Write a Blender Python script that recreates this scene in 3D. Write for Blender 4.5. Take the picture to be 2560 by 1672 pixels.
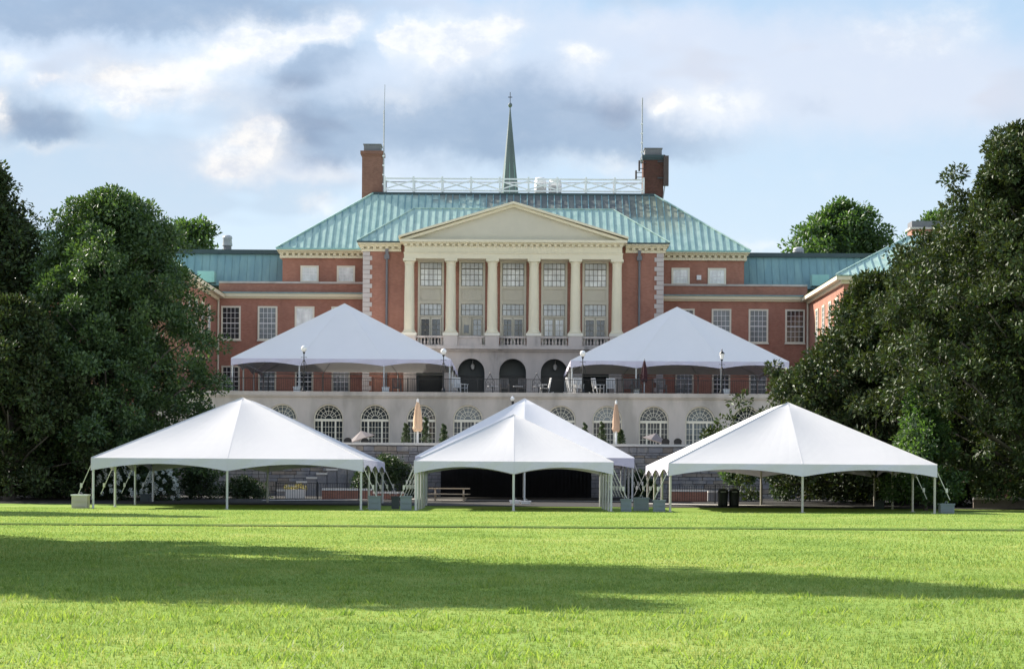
import bpy, bmesh, math, random
import numpy as np
from mathutils import Vector, Matrix
R = math.radians
PI = math.pi
random.seed(7)
for o in list(bpy.data.objects):
    bpy.data.objects.remove(o)
S = bpy.context.scene
COL = S.collection

# ------------------------------------------------------------------ camera
F = 6000.0            # focal length in pixels of the 2560 px wide photograph
HV = 1200.0           # row of the horizon at the centre column
CZ = 1.4
ROLL = R(0.35)
cam = bpy.data.cameras.new('camera')
co = bpy.data.objects.new('camera', cam)
COL.objects.link(co)
S.camera = co
co.location = (0, 0, CZ)
co.rotation_euler = (PI / 2, -ROLL, 0)
cam.sensor_width = 36
cam.lens = 36 * F / 2560
cam.shift_y = (HV - 836) / 2560
cam.clip_start = 0.5
cam.clip_end = 3000

# ------------------------------------------------------------------ light
SUN_E = R(32)
SUN_A = R(35)         # how far the sun stands behind the left-hand side
EXPO = 1.1
sd = Vector((-math.cos(SUN_E) * math.cos(SUN_A), math.cos(SUN_E) * math.sin(SUN_A), math.sin(SUN_E)))
sun = bpy.data.lights.new('sun', 'SUN')
sun.energy = 4.9
sun.angle = R(0.53)
sun.color = (1.0, 0.93, 0.82)
so = bpy.data.objects.new('sun', sun)
COL.objects.link(so)
so.rotation_euler = (-sd).to_track_quat('-Z', 'Y').to_euler()
so.location = (-60, 60, 60)
S.view_settings.view_transform = 'Standard'
S.view_settings.look = 'None'
S.view_settings.exposure = EXPO
S.view_settings.gamma = 1
S.view_settings.use_curve_mapping = False


def srgb(r, g, b):
    return tuple(((c / 255) / 12.92 if c / 255 <= 0.04045 else ((c / 255 + 0.055) / 1.055) ** 2.4) for c in (r, g, b)) + (1,)


world = bpy.data.worlds.new('World')
S.world = world
world.use_nodes = True
wn = world.node_tree.nodes
wl = world.node_tree.links
wn.clear()


class NT:
    """small helper to write node graphs as expressions"""
    def __init__(s, nodes, links):
        s.n = nodes; s.l = links

    def put(s, node, i, v):
        if hasattr(v, 'links') or isinstance(v, bpy.types.NodeSocket):
            s.l.new(v, node.inputs[i])
        elif v is not None:
            node.inputs[i].default_value = v

    def m(s, op, a, b=None, c=None, clamp=False):
        n = s.n.new('ShaderNodeMath'); n.operation = op; n.use_clamp = clamp
        s.put(n, 0, a)
        if b is not None: s.put(n, 1, b)
        if c is not None: s.put(n, 2, c)
        return n.outputs[0]

    def v(s, op, a, b=None, out=0, scale=None):
        n = s.n.new('ShaderNodeVectorMath'); n.operation = op
        s.put(n, 0, a)
        if b is not None: s.put(n, 1, b)
        if scale is not None: s.put(n, 3, scale)
        return n.outputs[out]

    def sep(s, a):
        n = s.n.new('ShaderNodeSeparateXYZ'); s.put(n, 0, a)
        return n.outputs

    def comb(s, x, y, z):
        n = s.n.new('ShaderNodeCombineXYZ')
        s.put(n, 0, x); s.put(n, 1, y); s.put(n, 2, z)
        return n.outputs[0]

    def noise(s, vec, scale, detail=4, rough=0.55, dist=0.0, out=0):
        n = s.n.new('ShaderNodeTexNoise')
        if vec is not None: s.put(n, 'Vector', vec)
        n.inputs['Scale'].default_value = scale
        n.inputs['Detail'].default_value = detail
        n.inputs['Roughness'].default_value = rough
        n.inputs['Distortion'].default_value = dist
        return n.outputs[out]

    def sm(s, x, a, b, lo=0.0, hi=1.0):
        n = s.n.new('ShaderNodeMapRange'); n.interpolation_type = 'SMOOTHSTEP'
        s.put(n, 0, x)
        n.inputs[1].default_value = a; n.inputs[2].default_value = b
        n.inputs[3].default_value = lo; n.inputs[4].default_value = hi
        return n.outputs[0]

    def mix(s, f, a, b, mode='MIX'):
        n = s.n.new('ShaderNodeMix'); n.data_type = 'RGBA'; n.blend_type = mode
        n.clamp_factor = True
        s.put(n, 0, f); s.put(n, 6, a); s.put(n, 7, b)
        return n.outputs[2]


w = NT(wn, wl)
tc = wn.new('ShaderNodeTexCoord')
D = tc.outputs['Generated']
dx, dy, dz = w.sep(D)
dyc = w.m('MAXIMUM', dy, 0.15)
# tangent-plane direction towards the building, in photograph pixels / 1000 (display scale 2379 wide)
qx = w.m('MULTIPLY', w.m('DIVIDE', dx, dyc), F * 0.9293 / 1000)
qz = w.m('MULTIPLY', w.m('DIVIDE', dz, dyc), F * 0.9293 / 1000)
front = w.sm(dy, 0.5, 0.9)
Q = w.comb(qx, qz, 0.0)
# billowy warp
nz1 = w.noise(Q, 7.5, 7, 0.60, 0, 1)
nz2 = w.noise(Q, 2.0, 3, 0.5, 0, 1)
warp = w.v('ADD', w.v('SCALE', w.v('SUBTRACT', nz1, (0.5, 0.5, 0.5)), None, scale=0.13),
           w.v('SCALE', w.v('SUBTRACT', nz2, (0.5, 0.5, 0.5)), None, scale=0.04))
QW = w.v('ADD', Q, warp)
qs = w.sep(QW)


def lobes(lst):
    tot = None
    for (cx, cy, rx, ry, a) in lst:
        X = (cx - 1190) / 1000; Z = (1115 - cy) / 1000
        e = w.v('DIVIDE', w.v('SUBTRACT', QW, (X, Z, 0)), (rx / 1000, ry / 1000, 1e3))
        e = w.v('DOT_PRODUCT', w.v('MULTIPLY', e, (1, 1, 0)), e, out=1)
        g = w.m('MULTIPLY', w.m('EXPONENT', w.m('MULTIPLY', e, -1.0)), a)
        tot = g if tot is None else w.m('ADD', tot, g)
    return tot


white = lobes([(500, 130, 110, 50, .95), (620, 95, 110, 50, .95), (740, 68, 90, 42, 1.0), (810, 50, 36, 24, .5), (260, 205, 95, 48, 1.15), (350, 225, 130, 42, .75), (430, 180, 90, 40, .6), (480, 230, 60, 26, .4),
               (900, 92, 55, 34, 1.3), (990, 105, 90, 46, 1.2), (1100, 92, 90, 46, 1.15), (1185, 58, 56, 26, 1.0), (1020, 165, 130, 40, .5), (1332, 126, 56, 26, 1.3), (1330, 165, 60, 26, .4),
               (600, 305, 62, 48, 1.35), (545, 368, 75, 42, 1.25), (500, 408, 60, 26, .5), (115, 192, 42, 17, 1.1), (8, 255, 28, 50, 1.0), (30, 150, 42, 28, .8),
               (1645, 245, 66, 46, 1.1), (1540, 230, 40, 24, 1.15), (1725, 262, 50, 34, .45), (740, 425, 200, 28, .5), (745, 492, 60, 20, .6), (90, 350, 110, 18, .4),
               (2090, 75, 150, 42, .65), (2200, 30, 120, 50, .4), (930, 235, 90, 26, .45), (1430, 385, 120, 30, .5), (1760, 575, 70, 18, .5), (1450, 60, 160, 40, .25)])
holes = lobes([(850, 120, 26, 60, .9), (700, 165, 90, 42, .8), (1250, 150, 46, 60, .5), (370, 218, 50, 16, .45), (790, 130, 50, 40, .5), (1440, 130, 60, 60, .5), (690, 250, 60, 36, .5)])
white = w.m('SUBTRACT', white, holes)
dark = lobes([(120, 36, 380, 62, 1.3), (460, 26, 260, 46, .95), (690, 6, 150, 30, .5), (690, 170, 95, 50, 1.1), (800, 120, 60, 45, .5), (980, 300, 330, 75, .95), (1180, 250, 240, 70, .75), (1330, 330, 260, 65, .75), (740, 300, 120, 55, .65), (760, 370, 150, 40, .45),
              (80, 285, 110, 55, .95), (150, 320, 70, 30, .4), (370, 218, 50, 16, .5), (1170, 180, 130, 40, .35), (1450, 270, 130, 70, .45), (1880, 240, 70, 28, .35), (1600, 340, 160, 35, .35), (960, 30, 160, 25, .3)])
violet = lobes([(1950, 150, 520, 150, .9), (2250, 220, 300, 120, .5), (1500, 60, 260, 60, .5), (1000, 20, 300, 30, .4), (700, 400, 450, 70, .5), (900, 200, 700, 190, .75), (100, 120, 300, 130, .6), (1550, 260, 350, 90, .5)])
fine = w.noise(w.v('MULTIPLY', Q, (1.0, 1.5, 1.0)), 9.0, 5, 0.6)
# clouds in the rest of the sky: plain noise in direction space
gen = w.noise(w.v('MULTIPLY', D, (1, 1, 2.6)), 2.4, 5, 0.58)
gen = w.sm(gen, 0.40, 0.62)
back = w.m('SUBTRACT', 1.0, front)
fz = w.m('MULTIPLY', w.m('SUBTRACT', fine, 0.5), 0.75)
tex = w.noise(w.v('MULTIPLY', Q, (1.0, 1.8, 1.0)), 4.0, 6, 0.62, 0.4)
wf = w.m('ADD', white, fz)
bil = w.noise(w.v('MULTIPLY', Q, (1.0, 1.25, 1.0)), 15.0, 7, 0.62)
wf2 = w.m('ADD', w.m('ADD', white, fz), w.m('MULTIPLY', w.m('SUBTRACT', bil, 0.5), 0.9))
wm = w.m('MULTIPLY', w.m('MAXIMUM', w.m('MULTIPLY', w.sm(wf, -0.08, 0.85), 0.62), w.sm(wf2, 0.36, 0.98)), front)
dm = w.m('MULTIPLY', w.m('MULTIPLY', w.sm(w.m('ADD', dark, w.m('MULTIPLY', fz, 0.7)), 0.0, 1.15), w.sm(tex, 0.25, 0.75, 1.0, 0.82)), front)
vm = w.m('MULTIPLY', w.sm(violet, 0.1, 1.1), front)
k = 1 / 2 ** EXPO


def sc(c, f=1.0):
    return (c[0] * k * f, c[1] * k * f, c[2] * k * f, 1)


sky = wn.new('ShaderNodeTexSky')
sky.sky_type = 'NISHITA'
sky.sun_disc = False
sky.sun_elevation = SUN_E
sky.sun_rotation = math.atan2(sd.x, sd.y)
sky.altitude = 200
sky.air_density = 1.0
sky.dust_density = 1.2
sky.ozone_density = 1.5
bg = wn.new('ShaderNodeBackground')
wl.new(sky.outputs[0], bg.inputs[0])
bg.inputs[1].default_value = 0.125
# thin veil that pales the blue towards the horizon
veil = w.mix(w.sm(dz, 0.02, 0.22), sc(srgb(222, 237, 250)), sc(srgb(184, 213, 241)))
cc = w.mix(w.m('MULTIPLY', vm, 0.85), veil, sc(srgb(224, 229, 243)))
cc = w.mix(w.m('MULTIPLY', dm, 0.92), cc, sc(srgb(140, 162, 192)))
cc = w.mix(wm, cc, w.mix(w.sm(w.m('ADD', w.m('MULTIPLY', bil, .5), w.m('MULTIPLY', tex, .5)), 0.42, 0.60), sc(srgb(255, 254, 253)), sc(srgb(228, 233, 243))))
cc = w.mix(w.m('MULTIPLY', w.m('MULTIPLY', gen, back), 0.75), cc, sc(srgb(244, 243, 241), 2.1))  # unseen clouds behind the camera, overbright as added fill for the facade
bgc = wn.new('ShaderNodeBackground')
wl.new(cc, bgc.inputs[0])
bgc.inputs[1].default_value = 1.0
fac = w.m('MAXIMUM', w.m('MULTIPLY', front, 0.9), w.m('MULTIPLY', w.m('ADD', w.m('MULTIPLY', gen, 0.65), w.sm(dz, 0.5, 0.0, 0.1, 0.8)), w.sm(dz, 0.3, 0.85, 1.0, 0.35)), clamp=True)
ms = wn.new('ShaderNodeMixShader')
wl.new(fac, ms.inputs[0]); wl.new(bg.outputs[0], ms.inputs[1]); wl.new(bgc.outputs[0], ms.inputs[2])
wo = wn.new('ShaderNodeOutputWorld')
wl.new(ms.outputs[0], wo.inputs[0])
world.cycles.sampling_method = 'MANUAL'
world.cycles.sample_map_resolution = 512


# ------------------------------------------------------------------ from photograph to place
def P(u, v, Y):
    """point of the place at distance Y that the photograph shows at column u, row v"""
    a = u - 1280; b = HV - v
    X = a * math.cos(ROLL) - b * math.sin(ROLL)
    Z = a * math.sin(ROLL) + b * math.cos(ROLL)
    return X * Y / F, Z * Y / F + CZ


# ------------------------------------------------------------------ materials
MT = {}


def mat(name, col, rough=0.7, var=0.12, scale=3.0, col2=None, bump=0.0, bscale=None, metal=0.0, spec=0.4, trans=0.0,
        stretch=(1, 1, 1), f2=None, coat=0.0):
    """colour with two scales of variation; optional second colour in patches"""
    m = bpy.data.materials.new(name); m.use_nodes = True
    nt = m.node_tree; nn = nt.nodes; nn.clear()
    g = NT(nn, nt.links)
    pos = nn.new('ShaderNodeNewGeometry').outputs['Position']
    vec = g.v('MULTIPLY', pos, stretch)
    c = tuple(col) + (1,) if len(col) == 3 else col
    n1 = g.noise(vec, scale, 5, 0.6)
    n2 = g.noise(vec, scale * 0.13, 3, 0.5)
    f = g.m('ADD', g.m('MULTIPLY', g.m('SUBTRACT', n1, 0.5), 2 * var), g.m('MULTIPLY', g.m('SUBTRACT', n2, 0.5), 2 * var))
    f = g.m('ADD', f, 1.0)
    base = c
    if col2 is not None:
        lo, hi = f2 or (0.45, 0.65)
        base = g.mix(g.sm(g.noise(vec, scale * 0.45, 4, 0.6), lo, hi), c, tuple(col2) + (1,))
    cm = nn.new('ShaderNodeVectorMath'); cm.operation = 'SCALE'
    g.put(cm, 0, base if isinstance(base, bpy.types.NodeSocket) else c[:3])
    g.put(cm, 3, f)
    p = nn.new('ShaderNodeBsdfPrincipled')
    nt.links.new(cm.outputs[0], p.inputs['Base Color'])
    p.inputs['Roughness'].default_value = rough
    p.inputs['Metallic'].default_value = metal
    p.inputs['Specular IOR Level'].default_value = spec
    if coat: p.inputs['Coat Weight'].default_value = coat
    out = nn.new('ShaderNodeOutputMaterial')
    sh = p.outputs[0]
    if bump:
        b = nn.new('ShaderNodeBump'); b.inputs['Strength'].default_value = 1.0
        b.inputs['Distance'].default_value = bump
        nt.links.new(g.noise(vec, bscale or scale * 2, 4, 0.6), b.inputs['Height'])
        nt.links.new(b.outputs[0], p.inputs['Normal'])
    if trans:
        t = nn.new('ShaderNodeBsdfTranslucent')
        nt.links.new(cm.outputs[0], t.inputs[0])
        x = nn.new('ShaderNodeMixShader'); x.inputs[0].default_value = trans
        nt.links.new(p.outputs[0], x.inputs[1]); nt.links.new(t.outputs[0], x.inputs[2])
        sh = x.outputs[0]
    nt.links.new(sh, out.inputs[0])
    MT[name] = m
    return m


def brick_mat(name, c1, c2, mortar, dirty=0.4):
    m = bpy.data.materials.new(name); m.use_nodes = True
    nt = m.node_tree; nn = nt.nodes; nn.clear(); g = NT(nn, nt.links)
    pos = nn.new('ShaderNodeNewGeometry').outputs['Position']
    x, y, z = g.sep(pos)
    vec = g.comb(g.m('ADD', x, y), z, 0.0)
    b = nn.new('ShaderNodeTexBrick')
    nt.links.new(vec, b.inputs['Vector'])
    b.inputs['Color1'].default_value = tuple(c1) + (1,)
    b.inputs['Color2'].default_value = tuple(c2) + (1,)
    b.inputs['Mortar'].default_value = tuple(mortar) + (1,)
    b.inputs['Scale'].default_value = 1.0
    b.inputs['Brick Width'].default_value = 0.215
    b.inputs['Row Height'].default_value = 0.075
    b.inputs['Mortar Size'].default_value = 0.006
    n = g.noise(pos, 0.5, 5, 0.6)
    n2 = g.noise(g.v('MULTIPLY', pos, (1, 1, 0.25)), 1.6, 4, 0.6)
    f = g.m('ADD', 1.0, g.m('ADD', g.m('MULTIPLY', g.m('SUBTRACT', n, 0.5), dirty * 1.6), g.m('MULTIPLY', g.m('SUBTRACT', n2, 0.5), dirty)))
    p = nn.new('ShaderNodeBsdfPrincipled')
    nt.links.new(g.v('SCALE', b.outputs[0], None, scale=f), p.inputs['Base Color'])
    p.inputs['Roughness'].default_value = 0.85
    p.inputs['Specular IOR Level'].default_value = 0.2
    o = nn.new('ShaderNodeOutputMaterial'); nt.links.new(p.outputs[0], o.inputs[0])
    MT[name] = m
    return m


brick_mat('brick', (.295, .120, .080), (.365, .158, .108), (.33, .25, .20))
brick_mat('brick_chimney', (.19, .085, .06), (.235, .11, .08), (.2, .15, .12))
brick_mat('brick_dark', (.085, .038, .027), (.12, .05, .038), (.09, .07, .06))
mat('cream', (.69, .625, .45), 0.6, 0.06, 1.5)
mat('cream_pale', (.70, .66, .54), 0.6, 0.08, 1.5)
mat('cream_dull', (.56, .52, .41), 0.6, 0.08, 1.5)
mat('bay_muntin', (.21, .20, .16), 0.6, 0.08, 3)
mat('white_paint', (.74, .73, .72), 0.5, 0.05, 4)
mat('limestone', (.48, .435, .39), 0.85, 0.24, 1.1, col2=(.36, .33, .29), bump=0.01, stretch=(1, 1, .3))
mat('limestone_stain', (.50, .44, .39), 0.85, 0.22, 1.4, col2=(.25, .23, .21), f2=(.5, .75), bump=0.01, stretch=(1, 1, .35))
mat('quoin', (.50, .45, .42), 0.8, 0.1, 2.0)
mat('coping', (.68, .64, .58), 0.8, 0.08, 3)
mat('path_concrete', (.45, .42, .37), 0.85, 0.1, 2)
mat('copper_blue', (.17, .285, .30), 0.55, 0.22, 1.2, col2=(.21, .335, .33), stretch=(2.2, 1, .25), spec=.3)
mat('copper_dark', (.035, .06, .065), 0.5, 0.2, 2)
mat('copper_pale', (.26, .47, .43), 0.6, 0.15, 2)
mat('spire_copper', (.115, .14, .16), 0.7, 0.3, 1.0, col2=(.15, .185, .205), stretch=(1, 1, .2))
mat('lead', (.16, .16, .17), 0.6, 0.15, 3)
mat('iron', (.012, .012, .013), 0.45, 0.1, 5)
mat('dark_metal', (.05, .05, .055), 0.45, 0.1, 5)
mat('grey_metal', (.35, .36, .37), 0.45, 0.08, 5)
mat('pole_alu', (.55, .56, .55), 0.4, 0.08, 4, metal=0.2)
mat('pole_warm', (.50, .47, .40), 0.5, 0.1, 4)
mat('strap', (.62, .60, .54), 0.7, 0.1, 9)
mat('ballast_grey', (.20, .24, .25), 0.6, 0.12, 3)
mat('ballast_beige', (.52, .47, .39), 0.7, 0.1, 3)
mat('plastic_white', (.78, .78, .76), 0.4, 0.04, 5)
mat('valance_cloth', (.63, .60, .70), 0.6, 0.04, 0.8, bump=0.014, bscale=1.4, trans=0.03, spec=.3)
mat('tent_white', (.605, .588, .578), 0.55, 0.035, 0.5, bump=0.012, bscale=0.9, trans=0.03, spec=.3)
mat('tent_shade', (.82, .80, .79), 0.6, 0.03, 0.8, bump=0.014, bscale=0.9, trans=0.04, spec=.3)
mat('umbrella_peach', (.74, .53, .35), 0.8, 0.18, 6, trans=0.2, stretch=(3, 3, .4))
mat('umbrella_tan', (.50, .34, .23), 0.8, 0.18, 6, trans=0.15, stretch=(3, 3, .4))
mat('umbrella_maroon', (.045, .012, .016), 0.8, 0.18, 6)
mat('umbrella_dusty', (.22, .19, .185), 0.8, 0.1, 5, trans=.1)
mat('bark', (.10, .085, .07), 0.9, 0.3, 4, bump=0.02, stretch=(3, 3, .5))
mat('dark_ground', (.017, .014, .010), 0.95, 0.3, 2)
mat('bin_green', (.008, .014, .012), 0.4, 0.1, 4)
mat('wood', (.42, .33, .23), 0.7, 0.15, 5, stretch=(1, 4, 1))
mat('shade_black', (.012, .013, .016), 0.9, 0.3, 1.5, stretch=(3, 1, .3))
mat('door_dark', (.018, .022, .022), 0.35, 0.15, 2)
mat('door_green', (.055, .07, .07), 0.4, 0.15, 1.5)
mat('stone_grey', (.25, .24, .245), 0.85, 0.3, 2.5, col2=(.34, .31, .28), bump=0.02, bscale=9)
mat('stone_brown', (.31, .26, .21), 0.85, 0.3, 2.5, col2=(.22, .18, .15), bump=0.02, bscale=9)
mat('mortar', (.10, .095, .09), 0.95, 0.2, 5)
mat('globe', (.85, .84, .80), 0.25, 0.03, 5, coat=.5)
mat('flower_white', (.78, .80, .74), 0.7, 0.15, 9, trans=.15)
mat('flower_yellow', (.50, .42, .10), 0.7, 0.2, 9)
mat('chair_white', (.60, .59, .57), 0.5, 0.1, 6)
mat('chair_dark', (.10, .09, .085), 0.5, 0.2, 6)
mat('ballast_dark', (.06, .075, .08), 0.6, 0.12, 3)
mat('antenna_brown', (.07, .05, .045), 0.6, 0.2, 2)
mat('white_blind', (.66, .66, .62), 0.35, 0.07, 6, coat=.3)


def pane_mat(name, c, rough=0.12, var=0.5):
    """window pane with what shows dimly behind it"""
    m = bpy.data.materials.new(name); m.use_nodes = True
    nt = m.node_tree; nn = nt.nodes; nn.clear(); g = NT(nn, nt.links)
    pos = nn.new('ShaderNodeNewGeometry').outputs['Position']
    n = g.noise(g.v('MULTIPLY', pos, (1, 1, 0.6)), 1.7, 3, 0.6)
    n2 = g.noise(pos, 0.35, 2, 0.5)
    f = g.m('ADD', g.m('MULTIPLY', g.sm(n, .35, .7), var), g.m('ADD', 1 - var * 0.5, g.m('MULTIPLY', g.m('SUBTRACT', n2, .5), var)))
    p = nn.new('ShaderNodeBsdfPrincipled')
    nt.links.new(g.v('SCALE', tuple(c), None, scale=f), p.inputs['Base Color'])
    p.inputs['Roughness'].default_value = rough
    p.inputs['Specular IOR Level'].default_value = 0.6
    b = nn.new('ShaderNodeBump'); b.inputs['Distance'].default_value = 0.004
    nt.links.new(g.noise(pos, 1.2, 2, 0.5), b.inputs['Height'])
    nt.links.new(b.outputs[0], p.inputs['Normal'])
    o = nn.new('ShaderNodeOutputMaterial'); nt.links.new(p.outputs[0], o.inputs[0])
    MT[name] = m


pane_mat('glass_dark', (.020, .026, .030))
pane_mat('glass_mid', (.15, .17, .175))
pane_mat('glass_curtain', (.52, .54, .52), 0.2, 0.35)
pane_mat('glass_pale', (.74, .76, .73), 0.2, 0.35)


def roof_mat(name, patina):
    """pale verdigris; patina adds the bare grey-brown metal in square-edged patches"""
    m = bpy.data.materials.new(name); m.use_nodes = True
    nt = m.node_tree; nn = nt.nodes; nn.clear(); g = NT(nn, nt.links)
    pos = nn.new('ShaderNodeNewGeometry').outputs['Position']
    x, y, z = g.sep(pos)
    n = g.noise(g.v('MULTIPLY', pos, (1.6, 1, .5)), 1.1, 5, 0.62)
    teal = g.mix(g.sm(n, .3, .7), (.28, .43, .38, 1), (.44, .58, .50, 1))
    col = teal
    if patina:
        # squared steps follow the sheets
        sx = g.m('MULTIPLY', g.m('FLOOR', g.m('DIVIDE', x, 0.576)), 0.576)
        sz = g.m('MULTIPLY', g.m('FLOOR', g.m('DIVIDE', z, 0.42)), 0.42)
        sv = g.comb(sx, 0.0, sz)
        pn = g.noise(sv, 1.1, 3, 0.65)
        pb = g.noise(pos, .8, 5, 0.65)
        amt = g.m('ADD', g.m('MULTIPLY', g.m('SUBTRACT', x, -4.5), .10), g.m('MULTIPLY', g.m('SUBTRACT', z, 24.3), .55))
        amt = g.m('SUBTRACT', amt, g.m('MULTIPLY', g.m('MAXIMUM', g.m('SUBTRACT', x, 7.5), 0.0), .17))
        amt = g.m('ADD', amt, g.m('MULTIPLY', g.m('SUBTRACT', pn, .5), 1.6))
        amt = g.m('ADD', amt, g.m('MULTIPLY', g.m('SUBTRACT', pb, .5), .8))
        grey = g.mix(g.sm(pn, .45, .6), (.115, .125, .12, 1), (.20, .215, .185, 1))
        col = g.mix(g.sm(amt, .15, .75), teal, grey)
        am2 = g.sm(g.m('ADD', g.m('MULTIPLY', g.m('SUBTRACT', x, 9.0), .2), g.m('MULTIPLY', g.m('SUBTRACT', pb, .5), 1.5)), 0.0, .8)
        am2 = g.m('MULTIPLY', am2, g.sm(g.m('SUBTRACT', 17.0, x), 0, 5))
        col = g.mix(g.m('MULTIPLY', am2, g.sm(z, 21.3, 23.0, 0, .75)), col, (.30, .33, .23, 1))
    p = nn.new('ShaderNodeBsdfPrincipled')
    nt.links.new(col, p.inputs['Base Color'])
    p.inputs['Roughness'].default_value = 0.55
    p.inputs['Specular IOR Level'].default_value = 0.35
    b = nn.new('ShaderNodeBump'); b.inputs['Distance'].default_value = 0.02
    nt.links.new(g.noise(pos, 1.6, 3, 0.5), b.inputs['Height'])
    nt.links.new(b.outputs[0], p.inputs['Normal'])
    o = nn.new('ShaderNodeOutputMaterial'); nt.links.new(p.outputs[0], o.inputs[0])
    MT[name] = m


roof_mat('copper_roof', False)
roof_mat('copper_roof_worn', True)


def leaf_mat(name, c1, c2, under=None, rough=0.4, tr=0.3, spec=0.5):
    m = bpy.data.materials.new(name); m.use_nodes = True
    nt = m.node_tree; nn = nt.nodes; nn.clear(); g = NT(nn, nt.links)
    geo = nn.new('ShaderNodeNewGeometry')
    rnd = geo.outputs['Random Per Island']
    pos = geo.outputs['Position']
    f = g.m('ADD', g.m('MULTIPLY', rnd, .65), g.m('MULTIPLY', g.noise(pos, .45, 3, .5), .7))
    col = g.mix(g.sm(f, .35, 1.0), tuple(c1) + (1,), tuple(c2) + (1,))
    if under:
        col = g.mix(geo.outputs['Backfacing'], col, tuple(under) + (1,))
    p = nn.new('ShaderNodeBsdfPrincipled')
    nt.links.new(col, p.inputs['Base Color'])
    p.inputs['Roughness'].default_value = rough
    p.inputs['Specular IOR Level'].default_value = spec
    t = nn.new('ShaderNodeBsdfTranslucent')
    nt.links.new(g.v('MULTIPLY', col, (1.7, 1.9, .6)), t.inputs[0])
    x = nn.new('ShaderNodeMixShader'); x.inputs[0].default_value = tr
    nt.links.new(p.outputs[0], x.inputs[1]); nt.links.new(t.outputs[0], x.inputs[2])
    o = nn.new('ShaderNodeOutputMaterial'); nt.links.new(x.outputs[0], o.inputs[0])
    MT[name] = m


leaf_mat('magnolia_leaf', (.024, .044, .018), (.075, .108, .034), under=(.045, .055, .026), rough=.5, tr=.16, spec=.22)
leaf_mat('laurel_leaf', (.038, .076, .030), (.092, .145, .048), rough=.5, tr=.22)
leaf_mat('oak_leaf', (.035, .075, .028), (.085, .14, .05), rough=.5, tr=.35)
leaf_mat('shrub_leaf', (.02, .04, .015), (.05, .08, .025), rough=.5, tr=.2)


def grass_mat(name, blade):
    m = bpy.data.materials.new(name); m.use_nodes = True
    nt = m.node_tree; nn = nt.nodes; nn.clear(); g = NT(nn, nt.links)
    geo = nn.new('ShaderNodeNewGeometry')
    pos = geo.outputs['Position']
    big = g.noise(g.v('MULTIPLY', pos, (1, .6, 1)), .22, 4, .6)
    mid = g.noise(pos, 1.3, 4, .65)
    fin = g.noise(pos, 9.0, 4, .7)
    f = g.m('ADD', g.m('MULTIPLY', big, .5), g.m('ADD', g.m('MULTIPLY', mid, .3), g.m('MULTIPLY', fin, .2)))
    if blade:
        f = g.m('ADD', f, g.m('MULTIPLY', g.m('SUBTRACT', geo.outputs['Random Per Island'], .5), .34))
    col = g.mix(g.sm(f, .35, .50), (.138, .220, .054, 1), (.222, .312, .080, 1))
    col = g.mix(g.sm(f, .50, .68), col, (.36, .39, .14, 1))
    dry = g.sm(g.noise(g.v('MULTIPLY', pos, (1, .5, 1)), .8, 5, .7), .60, .74)
    col = g.mix(g.m('MULTIPLY', dry, .7), col, (.31, .285, .135, 1))
    if not blade:
        sp = g.sm(g.noise(g.v('MULTIPLY', pos, (1, .35, 1)), 5.0, 4, .75), .60, .72)
        col = g.mix(g.m('MULTIPLY', sp, .5), col, (.05, .09, .02, 1))
    d = nn.new('ShaderNodeBsdfDiffuse'); nt.links.new(col, d.inputs[0])
    t = nn.new('ShaderNodeBsdfTranslucent')
    nt.links.new(g.v('MULTIPLY', col, (1.2, 1.15, .85)), t.inputs[0])
    x = nn.new('ShaderNodeMixShader'); x.inputs[0].default_value = .5 if blade else 0.0
    nt.links.new(d.outputs[0], x.inputs[1]); nt.links.new(t.outputs[0], x.inputs[2])
    o = nn.new('ShaderNodeOutputMaterial'); nt.links.new(x.outputs[0], o.inputs[0])
    MT[name] = m


grass_mat('grass_ground', False)
grass_mat('grass_blade', True)
leaf_mat('weed_blade', (.13, .20, .055), (.27, .31, .12), rough=.6, tr=.4, spec=.2)

# ------------------------------------------------------------------ builders
ORG = {}


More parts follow.
